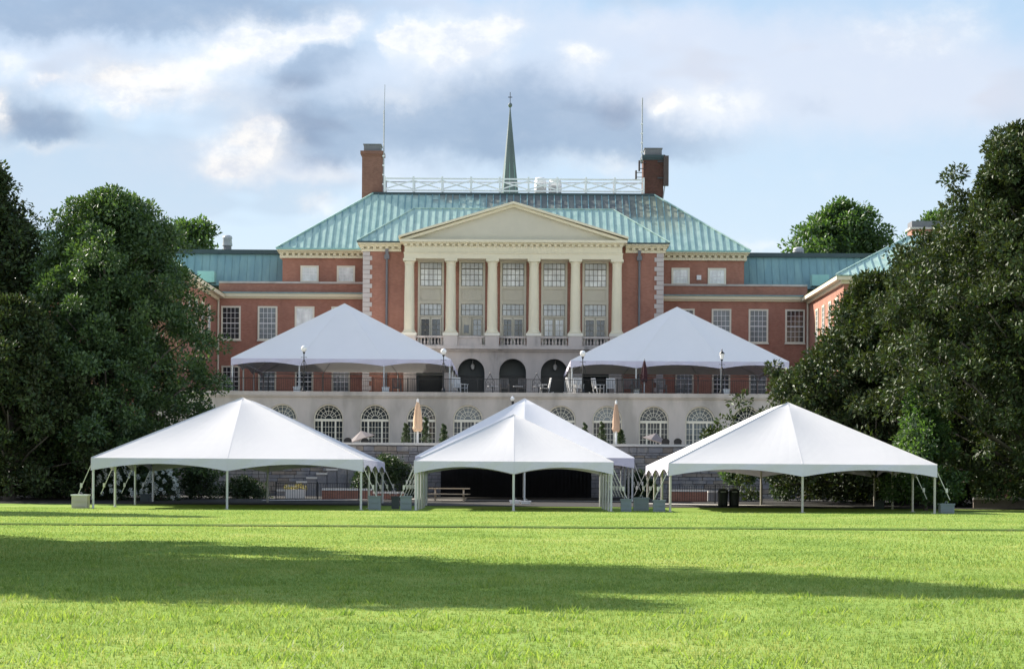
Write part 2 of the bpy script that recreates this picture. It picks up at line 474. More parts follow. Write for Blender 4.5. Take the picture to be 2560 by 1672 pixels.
class MB:
    def __init__(s):
        s.v = []; s.f = []

    def face(s, pts):
        i = len(s.v); s.v += [tuple(p) for p in pts]; s.f.append(tuple(range(i, i + len(pts))))

    def box(s, x0, x1, y0, y1, z0, z1):
        i = len(s.v)
        s.v += [(x0, y0, z0), (x1, y0, z0), (x1, y1, z0), (x0, y1, z0), (x0, y0, z1), (x1, y0, z1), (x1, y1, z1), (x0, y1, z1)]
        s.f += [tuple(i + a for a in q) for q in ((0, 3, 2, 1), (4, 5, 6, 7), (0, 1, 5, 4), (1, 2, 6, 5), (2, 3, 7, 6), (3, 0, 4, 7))]
        return s

    def prism(s, poly, y0, y1):
        """poly of (x,z), counter-clockwise seen from the camera, swept from y0 to y1"""
        n = len(poly); i = len(s.v)
        s.v += [(x, y0, z) for x, z in poly] + [(x, y1, z) for x, z in poly]
        s.f.append(tuple(range(i, i + n)))
        s.f.append(tuple(range(i + 2 * n - 1, i + n - 1, -1)))
        for a in range(n):
            b = (a + 1) % n
            s.f.append((i + b, i + a, i + n + a, i + n + b))
        return s

    def tube(s, pts, r, n=8, r2=None, cap=True):
        pts = [Vector(p) for p in pts]
        m = len(pts)
        rs = [r + (((r2 if r2 is not None else r) - r) * k / max(1, m - 1)) for k in range(m)]
        base = len(s.v)
        for k, p in enumerate(pts):
            d = (pts[min(k + 1, m - 1)] - pts[max(k - 1, 0)]).normalized()
            a = d.cross(Vector((0, 0, 1)))
            if a.length < 1e-3: a = Vector((1, 0, 0))
            a.normalize(); b = d.cross(a)
            for j in range(n):
                t = 2 * PI * j / n
                s.v.append(tuple(p + (a * math.cos(t) + b * math.sin(t)) * rs[k]))
        for k in range(m - 1):
            for j in range(n):
                j2 = (j + 1) % n
                s.f.append((base + k * n + j, base + k * n + j2, base + (k + 1) * n + j2, base + (k + 1) * n + j))
        if cap:
            s.f.append(tuple(base + j for j in range(n - 1, -1, -1)))
            s.f.append(tuple(base + (m - 1) * n + j for j in range(n)))
        return s

    def bar(s, a, b, w_, h_=None):
        """square bar between two points"""
        h_ = h_ or w_
        a = Vector(a); b = Vector(b); d = (b - a).normalized()
        x = d.cross(Vector((0, 1, 0)))
        if x.length < 1e-3: x = Vector((1, 0, 0))
        x.normalize(); y = d.cross(x)
        i = len(s.v)
        for p in (a, b):
            for sx, sy in ((-1, -1), (1, -1), (1, 1), (-1, 1)):
                s.v.append(tuple(p + x * sx * w_ / 2 + y * sy * h_ / 2))
        s.f += [tuple(i + q for q in t) for t in ((3, 2, 1, 0), (4, 5, 6, 7), (0, 1, 5, 4), (1, 2, 6, 5), (2, 3, 7, 6), (3, 0, 4, 7))]
        return s

    def lathe(s, cx, cy, prof, n=12, jit=0):
        """prof: list of (r, z)"""
        base = len(s.v); m = len(prof)
        for r_, z_ in prof:
            for j in range(n):
                t = 2 * PI * j / n
                q = r_ * (1 + (jit * math.sin(3 * t + z_ * 5) if jit else 0))
                s.v.append((cx + q * math.cos(t), cy + q * math.sin(t), z_))
        for k in range(m - 1):
            for j in range(n):
                j2 = (j + 1) % n
                s.f.append((base + k * n + j, base + k * n + j2, base + (k + 1) * n + j2, base + (k + 1) * n + j))
        s.f.append(tuple(base + j for j in range(n - 1, -1, -1)))
        s.f.append(tuple(base + (m - 1) * n + j for j in range(n)))
        return s

    def build(s, name, mt, parent=None, smooth=False, **kw):
        ox, oy, oz = ORG.get(parent.name, (0, 0, 0)) if parent else kw.get('org', (0, 0, 0))
        me = bpy.data.meshes.new(name)
        me.from_pydata([(x - ox, y - oy, z - oz) for x, y, z in s.v], [], s.f)
        me.materials.append(MT[mt])
        if smooth:
            me.polygons.foreach_set('use_smooth', [True] * len(me.polygons))
        me.update()
        o = bpy.data.objects.new(name, me)
        COL.objects.link(o)
        if parent:
            o.parent = parent
        else:
            o.location = (ox, oy, oz)
        ORG[o.name] = (ox, oy, oz)
        if kw.get('kind'): o['kind'] = kw['kind']
        return o


def thing(name, label, cat, loc, group=None):
    o = bpy.data.objects.new(name, None)
    COL.objects.link(o)
    o.location = loc
    o.empty_display_size = 0.3
    o['label'] = label; o['category'] = cat
    if group: o['group'] = group
    ORG[o.name] = tuple(loc)
    return o


def tag(o, label, cat, group=None):
    o['label'] = label; o['category'] = cat
    if group: o['group'] = group
    return o


def dup(root, loc, rz=0.0, label=None, group=None, scale=None):
    def cp(o, par):
        c = o.copy(); COL.objects.link(c)
        ORG[c.name] = ORG.get(o.name, (0, 0, 0))
        if par is not None: c.parent = par
        for ch in list(o.children): cp(ch, c)
        return c
    r = cp(root, None)
    r.location = loc; r.rotation_euler = (0, 0, rz)
    if scale: r.scale = scale
    if label: r['label'] = label
    if group: r['group'] = group
    return r


def arr_mesh(name, verts, faces, mt, parent=None, smooth=False, k=3):
    """numpy mesh: verts (N,3), faces (M,k)"""
    me = bpy.data.meshes.new(name)
    ox = ORG.get(parent.name, (0, 0, 0)) if parent else (0, 0, 0)
    V = (np.asarray(verts, dtype=np.float32) - np.array(ox, dtype=np.float32)).astype(np.float32)
    Fc = np.asarray(faces, dtype=np.int32)
    me.vertices.add(len(V)); me.vertices.foreach_set('co', V.ravel())
    me.loops.add(Fc.size); me.loops.foreach_set('vertex_index', Fc.ravel())
    me.polygons.add(len(Fc))
    me.polygons.foreach_set('loop_start', np.arange(0, Fc.size, k, dtype=np.int32))
    me.polygons.foreach_set('loop_total', np.full(len(Fc), k, dtype=np.int32))
    me.materials.append(MT[mt])
    if smooth: me.polygons.foreach_set('use_smooth', np.ones(len(Fc), dtype=bool))
    me.update(calc_edges=True); me.validate()
    o = bpy.data.objects.new(name, me); COL.objects.link(o)
    if parent: o.parent = parent
    ORG[o.name] = ox
    return o


# ------------------------------------------------------------------ ground
def gz(y):
    return float(np.interp(y, [73.85, 73.95, 118, 133, 150, 400], [-.07, 0, 0, .22, .35, .35]))


ys = [-80, -10, 10, 30, 50, 70, 73.85, 73.9, 73.95, 80, 90, 100, 110, 118, 125, 133, 140, 150, 175, 220, 300, 500, 1500]
xs = [-900, -200, -60, -30, -15, 0, 15, 30, 60, 200, 900]
gv = [(x, y, gz(y)) for y in ys for x in xs]
gf = [(j * len(xs) + i, j * len(xs) + i + 1, (j + 1) * len(xs) + i + 1, (j + 1) * len(xs) + i) for j in range(len(ys) - 1) for i in range(len(xs) - 1)]
g_ = MB(); g_.v = gv; g_.f = gf
go = g_.build('lawn', 'grass_ground'); go['kind'] = 'structure'


def blades(name, n, y0, y1, hw, hmin, hmax, wd, seed, power=1.0):
    rng = np.random.default_rng(seed)
    # density falls with distance
    t = rng.random(n) ** power
    y = y0 + (y1 - y0) * t
    x = (rng.random(n) * 2 - 1) * (hw[0] + (hw[1] - hw[0]) * (y - y0) / (y1 - y0))
    # tufts: pull the blades together into clumps
    x = x + .05 * np.sin(x * 41 + 5 * np.sin(y * 7)); y = y + .08 * np.sin(y * 23 + 4 * np.sin(x * 11))
    tuft = np.sin(x * 5.1 + 3 * np.sin(y * 1.3)) * np.sin(y * 4.3 + 2 * np.sin(x * 1.7))
    patch = np.sin(x * .9 + 2 * np.sin(y * .37)) * np.sin(y * .8 + 1.5 * np.sin(x * .6))
    h = (hmin + (hmax - hmin) * rng.random(n) ** 1.6) * (1 + .25 * tuft + .25 * patch)
    z = np.interp(y, [73.85, 73.95, 118, 133], [-.07, 0, 0, .22])
    z = np.where((y > 73.5) & (y < 73.9) & (rng.random(n) < .75), z - .08, z)
    a = rng.random(n) * 2 * PI
    w2 = wd * (.6 + .8 * rng.random(n))
    lean = rng.random(n) * .9 * h
    la = rng.random(n) * 2 * PI
    V = np.zeros((n, 3, 3), dtype=np.float32)
    V[:, 0] = np.stack([x - np.cos(a) * w2 / 2, y - np.sin(a) * w2 / 2, z - .005], 1)
    V[:, 1] = np.stack([x + np.cos(a) * w2 / 2, y + np.sin(a) * w2 / 2, z - .005], 1)
    V[:, 2] = np.stack([x + np.cos(la) * lean, y + np.sin(la) * lean, z + h], 1)
    o = arr_mesh(name, V.reshape(-1, 3), np.arange(n * 3).reshape(-1, 3), 'grass_blade')
    o['kind'] = 'stuff'; o['label'] = 'short mown green grass covering the open lawn'; o['category'] = 'grass'
    return o


blades('near_grass', 680000, 13, 42, (10.5, 15), .016, .044, .009, 1, 1.35)
def weeds(n, per, seed):
    rg = np.random.default_rng(seed)
    cy = 15 + 26 * rg.random(n) ** 1.3; cx = (rg.random(n) * 2 - 1) * (5.5 + (cy - 14) * .22)
    i = np.repeat(np.arange(n), per); m = len(i)
    sp = (.05 + .16 * rg.random(n))[i]
    x = cx[i] + rg.normal(size=m) * sp; y = cy[i] + rg.normal(size=m) * sp * 1.5
    h = (.035 + .05 * rg.random(m)) * (.7 + .6 * rg.random(n))[i]; a = rg.random(m) * 2 * PI; wd = .012 + .012 * rg.random(m)
    la = rg.random(m) * 2 * PI; ln = h * (.3 + 1.0 * rg.random(m)); z = np.full(m, -.07)
    V = np.zeros((m, 3, 3), dtype=np.float32)
    V[:, 0] = np.stack([x - np.cos(a) * wd / 2, y - np.sin(a) * wd / 2, z], 1)
    V[:, 1] = np.stack([x + np.cos(a) * wd / 2, y + np.sin(a) * wd / 2, z], 1)
    V[:, 2] = np.stack([x + np.cos(la) * ln, y + np.sin(la) * ln, z + h], 1)
    o = arr_mesh('coarse_grass', V.reshape(-1, 3), np.arange(m * 3).reshape(-1, 3), 'weed_blade')
    o['kind'] = 'stuff'; o['label'] = 'scattered coarser brighter grass clumps in the near lawn'; o['category'] = 'grass'


weeds(520, 45, 9)
blades('far_grass', 260000, 42, 112, (12, 30), .02, .05, .02, 2, 1.2)

le = MB().box(-60, 60, 73.80, 73.86, -.12, -.045).build('lawn_edge', 'dark_ground'); le['kind'] = 'structure'
pb = MB(); pb.face([(-70, 122, .08), (70, 122, .08), (70, 133, .235), (-70, 133, .235)]); pb.face([(-70, 133, .235), (70, 133, .235), (70, 150, .37), (-70, 150, .37)])
pb = pb.build('shade_ground', 'dark_ground'); pb['kind'] = 'structure'  # dark sheet added: tree shade behind the tents put into its colour

# ------------------------------------------------------------------ building helpers


def window(parent, xc, z0, z1, wd, Y, cols, rows, fr='cream_pale', glass='glass_dark', muntin='white_paint', fw=.14, rail=True, name='window', label=None):
    """double hung window set into a wall whose face is Y"""
    x0, x1 = xc - wd / 2, xc + wd / 2
    b = MB()
    b.box(x0, x0 + fw, Y - .09, Y + .04, z0, z1); b.box(x1 - fw, x1, Y - .09, Y + .04, z0, z1)
    b.box(x0 + fw, x1 - fw, Y - .09, Y + .04, z1 - fw, z1)
    b.box(x0 - .05, x1 + .05, Y - .16, Y + .04, z0 - .10, z0 - .002)
    b.box(x0 + fw, x1 - fw, Y - .09, Y + .04, z0, z0 + fw * .7)
    wo_ = b.build(name, fr, parent)
    if label: wo_['label'] = label
    gx0, gx1, gz0, gz1 = x0 + fw, x1 - fw, z0 + fw * .7, z1 - fw
    q = MB(); q.box(gx0, gx1, Y - .035, Y + .02, gz0, gz1); q.build('glass', glass, wo_)
    q = MB()
    t = .030
    for i in range(1, cols):
        x = gx0 + (gx1 - gx0) * i / cols
        q.box(x - t / 2, x + t / 2, Y - .06, Y - .036, gz0, gz1)
    for j in range(1, rows):
        z = gz0 + (gz1 - gz0) * j / rows
        tt = .07 if (rail and j == rows // 2) else t
        q.box(gx0, gx1, Y - .063, Y - .037, z - tt / 2, z + tt / 2)
    q.build('muntins', muntin, wo_, kind='stuff')
    return wo_


def arched_wall(b, centers, hw, zs, z0, z1, xl, xr, Y, depth, seg=14, zb=None):
    """wall face at Y with round headed openings down to zb"""
    zb = z0 if zb is None else zb
    edges = [xl]
    for c in centers: edges += [c - hw, c + hw]
    edges.append(xr)
    for i in range(0, len(edges), 2):
        b.box(edges[i], edges[i + 1], Y, Y + depth, z0, z1)
    for c in centers:
        if zb > z0: b.box(c - hw, c + hw, Y, Y + depth, z0, zb)
        pts = [(c - hw * math.cos(PI * k / seg), zs + hw * math.sin(PI * k / seg)) for k in range(seg + 1)]
        for k in range(seg):
            (xa, za), (xb, zb_) = pts[k], pts[k + 1]
            b.prism([(xa, za), (xb, zb_), (xb, z1), (xa, z1)], Y, Y + depth)
    return b


def clip_strip(poly, x0, x1):
    def cl(pl, f):
        out = []
        for i in range(len(pl)):
            a, b = pl[i], pl[(i + 1) % len(pl)]
            fa, fb = f(a), f(b)
            if fa >= 0: out.append(a)
            if fa * fb < 0:
                t = fa / (fa - fb); out.append((a[0] + (b[0] - a[0]) * t, a[1] + (b[1] - a[1]) * t))
        return out
    p = cl(poly, lambda q: q[0] - x0)
    if len(p) >= 3: p = cl(p, lambda q: x1 - q[0])
    return p if len(p) >= 3 else None


def roof_front(parent, xe, ze, ye, xr, zr, yr, wp, mt, cx=0.0, rib=.072, ribw=.085):
    """front slope of a hipped roof in separate sheets with a standing batten between them"""
    slope = Vector((0, yr - ye, zr - ze)); L = slope.length; sl = slope / L
    nrm = Vector((0, -(zr - ze), yr - ye)).normalized()
    poly = [(cx - xe, 0), (cx + xe, 0), (cx + xr, L), (cx - xr, L)]
    n = int(math.ceil(2 * xe / wp)); st = cx - n * wp / 2

    def P3(x, t, h):
        p = Vector((x, ye, ze)) + sl * t + nrm * h
        return tuple(p)
    for i in range(n):
        a, b_ = st + i * wp, st + (i + 1) * wp
        pl = clip_strip(poly, a + ribw / 2, b_ - ribw / 2)
        if not pl: continue
        m = MB(); k = len(pl)
        h = .02 + random.random() * .012
        m.v = [P3(x, t, h) for x, t in pl] + [P3(x, t, -.05) for x, t in pl]
        m.f = [tuple(range(k)), tuple(range(2 * k - 1, k - 1, -1))] + [((j + 1) % k, j, k + j, k + (j + 1) % k) for j in range(k)]
        m.build('roof_panel', mt, parent)
        rp = clip_strip(poly, a - ribw / 2, a + ribw / 2)
        if rp:
            t1 = max(t for x, t in rp)
            t0 = min(t for x, t in rp)
            q = MB(); q.v = [P3(a - ribw / 2, t0, .0), P3(a + ribw / 2, t0, .0), P3(a + ribw / 2, t1, .0), P3(a - ribw / 2, t1, .0),
                             P3(a - ribw / 2, t0, rib), P3(a + ribw / 2, t0, rib), P3(a + ribw / 2, t1, rib), P3(a - ribw / 2, t1, rib)]
            q.f = [(0, 3, 2, 1), (4, 5, 6, 7), (0, 1, 5, 4), (1, 2, 6, 5), (2, 3, 7, 6), (3, 0, 4, 7)]
            q.build('roof_batten', 'copper_blue', parent)


def dentils(b, x0, x1, Y, z, pitch=.46, w_=.24, h_=.15, d=.22):
    n = int((x1 - x0) / pitch)
    for i in range(n + 1):
        x = x0 + (x1 - x0) * i / n
        b.box(x - w_ / 2, x + w_ / 2, Y - d, Y, z, z + h_)


mat('paving_dark', (.13, .115, .105), .85, .15, 2)
T2 = 7.38     # upper terrace floor
T1 = 3.2      # lower terrace floor
# ------------------------------------------------------------------ the hall
hall = thing('brick_hall', 'large red brick hall with cream columned portico and green copper roofs', 'building', (0, 192, T2))
# --- main block
b = MB()
b.box(-19.04, 19.04, 198.0, 214, T2, 19.6)
mw = b.build('main_wall', 'brick', hall)
b = MB()
b.box(-19.25, 19.25, 197.75, 214.2, 19.59, 19.80); b.box(-19.33, 19.33, 197.60, 214.3, 19.98, 20.14); b.box(-19.45, 19.45, 197.2, 214.4, 20.14, 20.30)
b.box(-19.14, 19.14, 197.98, 214.1, 19.80, 19.98)
b.build('cornice', 'cream', mw)
b = MB(); dentils(b, -19.1, -12.3, 197.98, 19.805, h_=.17, d=.34); dentils(b, 12.3, 19.1, 197.98, 19.805, h_=.17, d=.34); b.build('dentils', 'cream', mw, kind='stuff')
rf = MB()
rf.face([(-19.4, 197.3, 20.28), (-11.95, 204.63, 25.6), (-11.95, 207.4, 25.6), (-19.4, 214.3, 20.28)])
rf.face([(19.4, 214.3, 20.28), (11.95, 207.4, 25.6), (11.95, 204.63, 25.6), (19.4, 197.3, 20.28)])
rf.face([(19.4, 214.3, 20.28), (-19.4, 214.3, 20.28), (-11.95, 207.4, 25.6), (11.95, 207.4, 25.6)])
rf.face([(-11.95, 204.6, 25.6), (11.95, 204.6, 25.6), (11.95, 207.4, 25.6), (-11.95, 207.4, 25.6)])
rf.face([(-19.35, 197.34, 20.2), (19.35, 197.34, 20.2), (11.9, 204.63, 25.56), (-11.9, 204.63, 25.56)])
mr = rf.build('roof', 'copper_roof', hall)
roof_front(mr, 19.45, 20.30, 197.2, 11.98, 25.67, 204.6, .576, 'copper_roof_worn')
b = MB(); b.box(-12.05, 12.05, 204.5, 207.5, 25.60, 25.86); b.build('roof_edge', 'copper_dark', mr)
b = MB(); b.tube([(-19.5, 197.15, 20.36), (-12.0, 204.55, 25.76)], .075, 6); b.tube([(19.5, 197.15, 20.36), (12.0, 204.55, 25.76)], .075, 6)
b.build('hip_roll', 'copper_roof', mr)
b = MB(); b.box(-19.5, 19.5, 197.08, 197.2, 20.24, 20.36); b.build('gutter', 'copper_pale', mr)
# upper windows of the main block
for x in (-16.8, -13.8, 13.8, 16.8):
    window(hall, x, 17.62, 18.98, 1.5, 198.0, 4, 4, glass='glass_pale', fw=.15)
b = MB(); b.box(15.13, 15.5, 197.86, 198.05, 18.0, 18.38); b.build('wall_vent', 'white_paint', hall)
# --- centre block
b = MB(); b.box(-11.98, -8.3, 191.5, 200, T2, 19.56); b.box(8.3, 11.98, 191.5, 200, T2, 19.56)
for i in range(6):
    x = -8.2 + 3.28 * i
    b.box(max(-8.3, x - .60), min(8.3, x + .60), 191.5, 200, 11.95, 19.56)
b.box(-8.3, 8.3, 192.3, 200, 11.95, 19.56)
b.box(-8.95, 8.95, 191.55, 193, 19.56, 20.15)
cw = b.build('centre_wall', 'brick', hall)
for sx in (-1, 1):
    b = MB()
    xa, xb = sorted((sx * 8.95, sx * 12.13))
    b.box(xa, xb, 191.35, 193, 19.56, 19.76); b.box(xa, xb, 191.49, 193, 19.76, 19.93)
    xa, xb = sorted((sx * 8.95, sx * 12.25)); b.box(xa, xb, 191.1, 193, 19.93, 20.09)
    xa, xb = sorted((sx * 8.95, sx * 12.4)); b.box(xa, xb, 190.85, 193, 20.09, 20.28)
    xa, xb = sorted((sx * 11.8, sx * 12.4)); b.box(xa, xb, 193, 198, 20.09, 20.28)
    xa, xb = sorted((sx * 11.8, sx * 12.13)); b.box(xa, xb, 193, 198, 19.56, 20.09)
    b.build('cornice', 'cream', cw)
b = MB(); dentils(b, -12.05, -9.1, 191.49, 19.765, h_=.16, d=.30); dentils(b, 9.1, 12.05, 191.49, 19.765, h_=.16, d=.30); b.build('dentils', 'cream', cw, kind='stuff')
# quoins
for sx in (-1, 1):
    z = T2; i = 0
    while z < 19.5:
        h = min(.365, 19.55 - z)
        wd = .74 if i % 2 else .56
        xa, xb = sorted((sx * (12.0), sx * (12.0 - wd)))
        q = MB(); q.box(xa, xb, 191.42, 192.2, z + .012, z + h - .012); q.build('quoin_stone', 'quoin', hall)
        z += .37; i += 1
rf = MB()
rf.face([(-12.36, 190.95, 20.26), (-8.1, 195.15, 23.3), (-8.1, 202, 23.3), (-12.36, 202, 20.26)])
rf.face([(12.36, 202, 20.26), (8.1, 202, 23.3), (8.1, 195.15, 23.3), (12.36, 190.95, 20.26)])
rf.face([(-8.1, 195.15, 23.3), (8.1, 195.15, 23.3), (8.1, 202, 23.3), (-8.1, 202, 23.3)])
rf.face([(-12.3, 190.98, 20.2), (12.3, 190.98, 20.2), (8.0, 195.2, 23.26), (-8.0, 195.2, 23.26)])
cr = rf.build('roof', 'copper_roof', hall)
roof_front(cr, 12.42, 20.29, 190.85, 8.15, 23.38, 195.15, .576, 'copper_roof')
b = MB(); b.tube([(-12.45, 190.8, 20.36), (-8.1, 195.15, 23.44), (8.1, 195.15, 23.44), (12.45, 190.8, 20.36)], .06, 6); b.build('hip_roll', 'copper_roof', cr)
for sx in (-1, 1): MB().box(*sorted((sx * 9, sx * 12.45)), 190.72, 190.85, 20.22, 20.33).build('gutter', 'copper_dark', cr)
# downpipes
for x in (-10.08, 10.05):
    b = MB(); b.tube([(x, 191.32, T2), (x, 191.32, 19.1)], .09, 8); b.box(x - .2, x + .2, 191.15, 191.45, 18.95, 19.3); b.box(x - .12, x + .12, 191.2, 191.45, 19.3, 19.85)
    b.build('downpipe', 'lead', hall)
# --- portico
po = MB()
po.box(-8.62, 8.62, 189.2, 191.5, 18.84, 19.25)
po.box(-8.66, 8.66, 189.14, 191.5, 19.25, 19.32)
po.box(-8.58, 8.58, 189.24, 191.5, 19.32, 19.82)
po.box(-8.72, 8.72, 189.05, 191.5, 19.98, 20.10)
po.box(-8.5, 8.5, 189.32, 191.5, 19.82, 19.98)
po.box(-8.95, 8.95, 188.75, 191.5, 20.10, 20.30)
ent = po.build('entablature', 'cream', hall)
b = MB(); dentils(b, -8.5, 8.5, 189.32, 19.825, .46, .25, .152, .25); b.build('dentils', 'cream', ent, kind='stuff')
pd = MB()
ax, az = 8.95, 20.30; top = 23.28
pd.prism([(-8.3, 20.304), (8.3, 20.304), (0, 22.93)], 189.3, 193.5)
ped = pd.build('pediment', 'cream_dull', hall)
b = MB()
for sx in (-1, 1):
    pl = [(sx * 9.0, 20.305), (sx * 8.25, 20.305), (0, 22.90), (0, 23.12)]
    if sx > 0: pl = pl[::-1]
    b.prism(pl[::-1] if sx < 0 else pl[::-1], 188.95, 195)
    pl = [(sx * 9.05, 20.41), (0, 23.12), (0, 23.32), (sx * 9.05, 20.57)]
    b.prism(pl if sx > 0 else pl[::-1], 188.7, 195)
b.build('raking_cornice', 'cream', ped)
cols = [-8.2 + 3.28 * i for i in range(6)]
for x in cols:
    b = MB()
    n = 20
    prof = [(.55, 12.98), (.55, 13.05), (.50, 13.12), (.44, 13.2), (.43, 13.25)]
    for k in range(9):
        t = k / 8
        prof.append((.415 - .055 * t ** 1.6, 13.3 + (18.28 - 13.3) * t))
    prof += [(.36, 18.3), (.40, 18.34), (.37, 18.40), (.38, 18.50), (.47, 18.64)]
    b.lathe(x, 189.65, prof, n)
    c_ = b.build('column', 'cream', hall, smooth=True)
    q = MB(); q.box(x - .5, x + .5, 189.16, 190.15, 18.64, 18.838); q.build('capital', 'cream', c_)
    q = MB(); q.box(x - .6, x + .6, 189.05, 190.25, 12.77, 12.98); q.build('base', 'cream_pale', c_)
    q = MB(); q.box(x - .55, x + .55, 189.1, 190.2, 11.95, 12.768); q.build('pedestal', 'limestone_stain', hall)
# balustrades
for i in range(5):
    xa, xb = cols[i] + .553, cols[i + 1] - .553
    q = MB(); q.box(xa, xb, 189.35, 189.75, 12.60, 12.76); q.box(xa, xb, 189.35, 189.75, 11.96, 12.08)
    bl = q.build('balustrade', 'limestone_stain', hall)
    if i == 1:
        q = MB(); q.box(xa, xb - .25, 189.42, 189.66, 12.08, 12.60); q.build('solid_panel', 'limestone_stain', bl)
    else:
        n = 8
        for j in range(n):
            x = xa + (xb - xa) * (j + .5) / n
            q = MB(); q.lathe(x, 189.55, [(.07, 12.08), (.05, 12.12), (.095, 12.24), (.09, 12.3), (.045, 12.45), (.05, 12.52), (.075, 12.6)], 8)
            q.build('baluster', 'limestone_stain', bl, smooth=True)
# bays behind the columns
pc = 0
for i in range(5):
    x = -6.56 + 3.28 * i
    hw_ = 1.04
    Y = 191.48
    b = MB()
    b.box(x - hw_, x - hw_ + .17, Y - .1, Y + .5, 12.2, 18.84); b.box(x + hw_ - .17, x + hw_, Y - .1, Y + .5, 12.2, 18.84)
    b.box(x - hw_ + .17, x + hw_ - .17, Y - .1, Y + .5, 18.70, 18.84)
    b.box(x - hw_ + .17, x + hw_ - .17, Y - .1, Y + .5, 16.62, 16.84)
    b.box(x - hw_ + .17, x + hw_ - .17, Y - .02, Y + .5, 15.66, 16.62)
    b.box(x - hw_ + .17, x + hw_ - .17, Y - .1, Y + .5, 15.42, 15.66)
    b.box(x - hw_ + .17, x + hw_ - .17, Y - .08, Y + .5, 14.38, 14.50)
    b.box(x - .74, x + .74, Y - .05, Y - .022, 15.74, 16.54)
    fr = b.build('bay_window', 'cream_dull', hall)
    gx0, gx1 = x - hw_ + .2, x + hw_ - .2
    q = MB(); q.box(gx0 - .03, gx1 + .03, Y + .12, Y + .2, 12.2, 18.70); q.build('backing', 'cream_dull', fr)

    def panes(a0, a1, c0, c1, nc, nr, mt, par, t=.045):
        global pc
        for ii in range(nc):
            for jj in range(nr):
                p0 = a0 + (a1 - a0) * ii / nc + t / 2; p1 = a0 + (a1 - a0) * (ii + 1) / nc - t / 2
                r0 = c0 + (c1 - c0) * jj / nr + t / 2; r1 = c0 + (c1 - c0) * (jj + 1) / nr - t / 2
                q = MB(); q.box(p0, p1, Y + .02 + random.random() * .004, Y + .05, r0, r1)
                q.build('pane', mt, par); pc += 1
    panes(gx0, gx1, 16.86, 18.2, 5, 3, 'glass_pale', fr)
    panes(gx0, gx1, 18.24, 18.68, 5, 1, 'glass_curtain', fr)
    q = MB()
    for ii in range(6):
        xx = gx0 + (gx1 - gx0) * ii / 5; q.box(xx - .022, xx + .022, Y + .0, Y + .1, 14.5, 15.42); q.box(xx - .022, xx + .022, Y + .0, Y + .1, 16.84, 18.7)
    for zz in (17.31, 17.755, 18.22, 14.97): q.box(gx0, gx1, Y + .001, Y + .1, zz - .022, zz + .022)
    q.build('muntins', 'bay_muntin', fr, kind='stuff')
    panes(gx0, gx1, 14.52, 15.42, 5, 2, 'glass_curtain', fr)
    for sx in (-1, 1):
        xa, xb = sorted((x + sx * .04, x + sx * .83))
        q = MB()
        q.box(xa, xa + .07, Y - .02, Y + .1, 12.2, 14.37); q.box(xb - .07, xb, Y - .02, Y + .1, 12.2, 14.37)
        q.box(xa + .07, xb - .07, Y - .02, Y + .1, 14.2, 14.37); 
        dr = q.build('balcony_door', 'cream_pale' if i in (0, 2, 4) else 'cream_dull', hall)
        MB().box(xa + .07, xb - .07, Y - .0, Y + .1, 12.2, 12.9).build('shade_panel', 'door_dark', dr)  # added dark panel stands in for the deep shade behind the balusters
        gm = {0: 'glass_dark' if sx < 0 else 'glass_mid', 1: 'glass_curtain', 2: 'glass_mid', 3: 'glass_pale', 4: 'glass_mid'}[i]
        if i == 1 and sx < 0: q = MB(); q.box(xa + .07, xb - .07, Y + .0, Y + .1, 12.9, 14.2); q.build('door_leaf', 'cream_dull', dr); q = MB(); q.box(xa + .2, xb - .2, Y - .03, Y + .0, 13.1, 13.75); q.build('pane', 'glass_mid', dr)
        else: panes(xa + .07, xb - .07, 12.9, 14.2, 2, 3, gm, dr, .04)
# balcony slab, stone ground storey
b = MB()
b.box(-8.75, 8.75, 189.0, 192.3, 11.72, 11.95); b.box(-8.68, 8.68, 189.3, 192.3, 11.55, 11.72)
arched_wall(b, [-6.56, -3.28, 0, 3.28, 6.56], 1.06, 9.93, T2, 11.55, -8.62, 8.62, 189.5, .9)
gs = b.build('stone_arcade', 'limestone_stain', hall)
b = MB(); b.box(-8.6, 8.6, 191.6, 191.9, T2, 11.55); b.build('back_wall', 'door_green', gs)
for i in range(5):
    x = -6.56 + 3.28 * i
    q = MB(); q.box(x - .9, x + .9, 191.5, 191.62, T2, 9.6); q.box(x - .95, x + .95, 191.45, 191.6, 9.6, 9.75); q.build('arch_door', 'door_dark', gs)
    if i in (1, 3):
        q = MB(); q.tube([(x + .1, 191.0, 10.9), (x + .1, 191.0, 10.6)], .02, 5); q.lathe(x + .1, 191.0, [(.02, 10.15), (.13, 10.25), (.17, 10.5), (.09, 10.62)], 8); q.build('hanging_lantern', 'globe', gs)
# --- chimneys
for sx, mt in ((-1, 'brick_chimney'), (1, 'brick_dark')):
    x = P(932, 400, 206)[0] if sx < 0 else P(1632, 400, 206)[0]
    zt = 30.05 if sx < 0 else 29.85
    b = MB(); b.box(x - .86, x + .86, 205.0, 207.4, 22.5, zt - 1.05)
    ch = b.build('chimney', mt, hall)
    b = MB(); b.box(x - .92, x + .92, 204.94, 207.46, zt - 1.05, zt - .9); b.box(x - 1.0, x + 1.0, 204.86, 207.5, zt - .9, zt - .62)
    b.build('chimney_cap', mt if sx < 0 else 'copper_dark', ch)
    b = MB(); b.box(x - .72, x + .72, 205.15, 207.2, zt - .62, zt - .08); b.box(x - .78, x + .78, 205.1, 207.3, zt - .08, zt); b.build('chimney_pot', 'lead', ch)
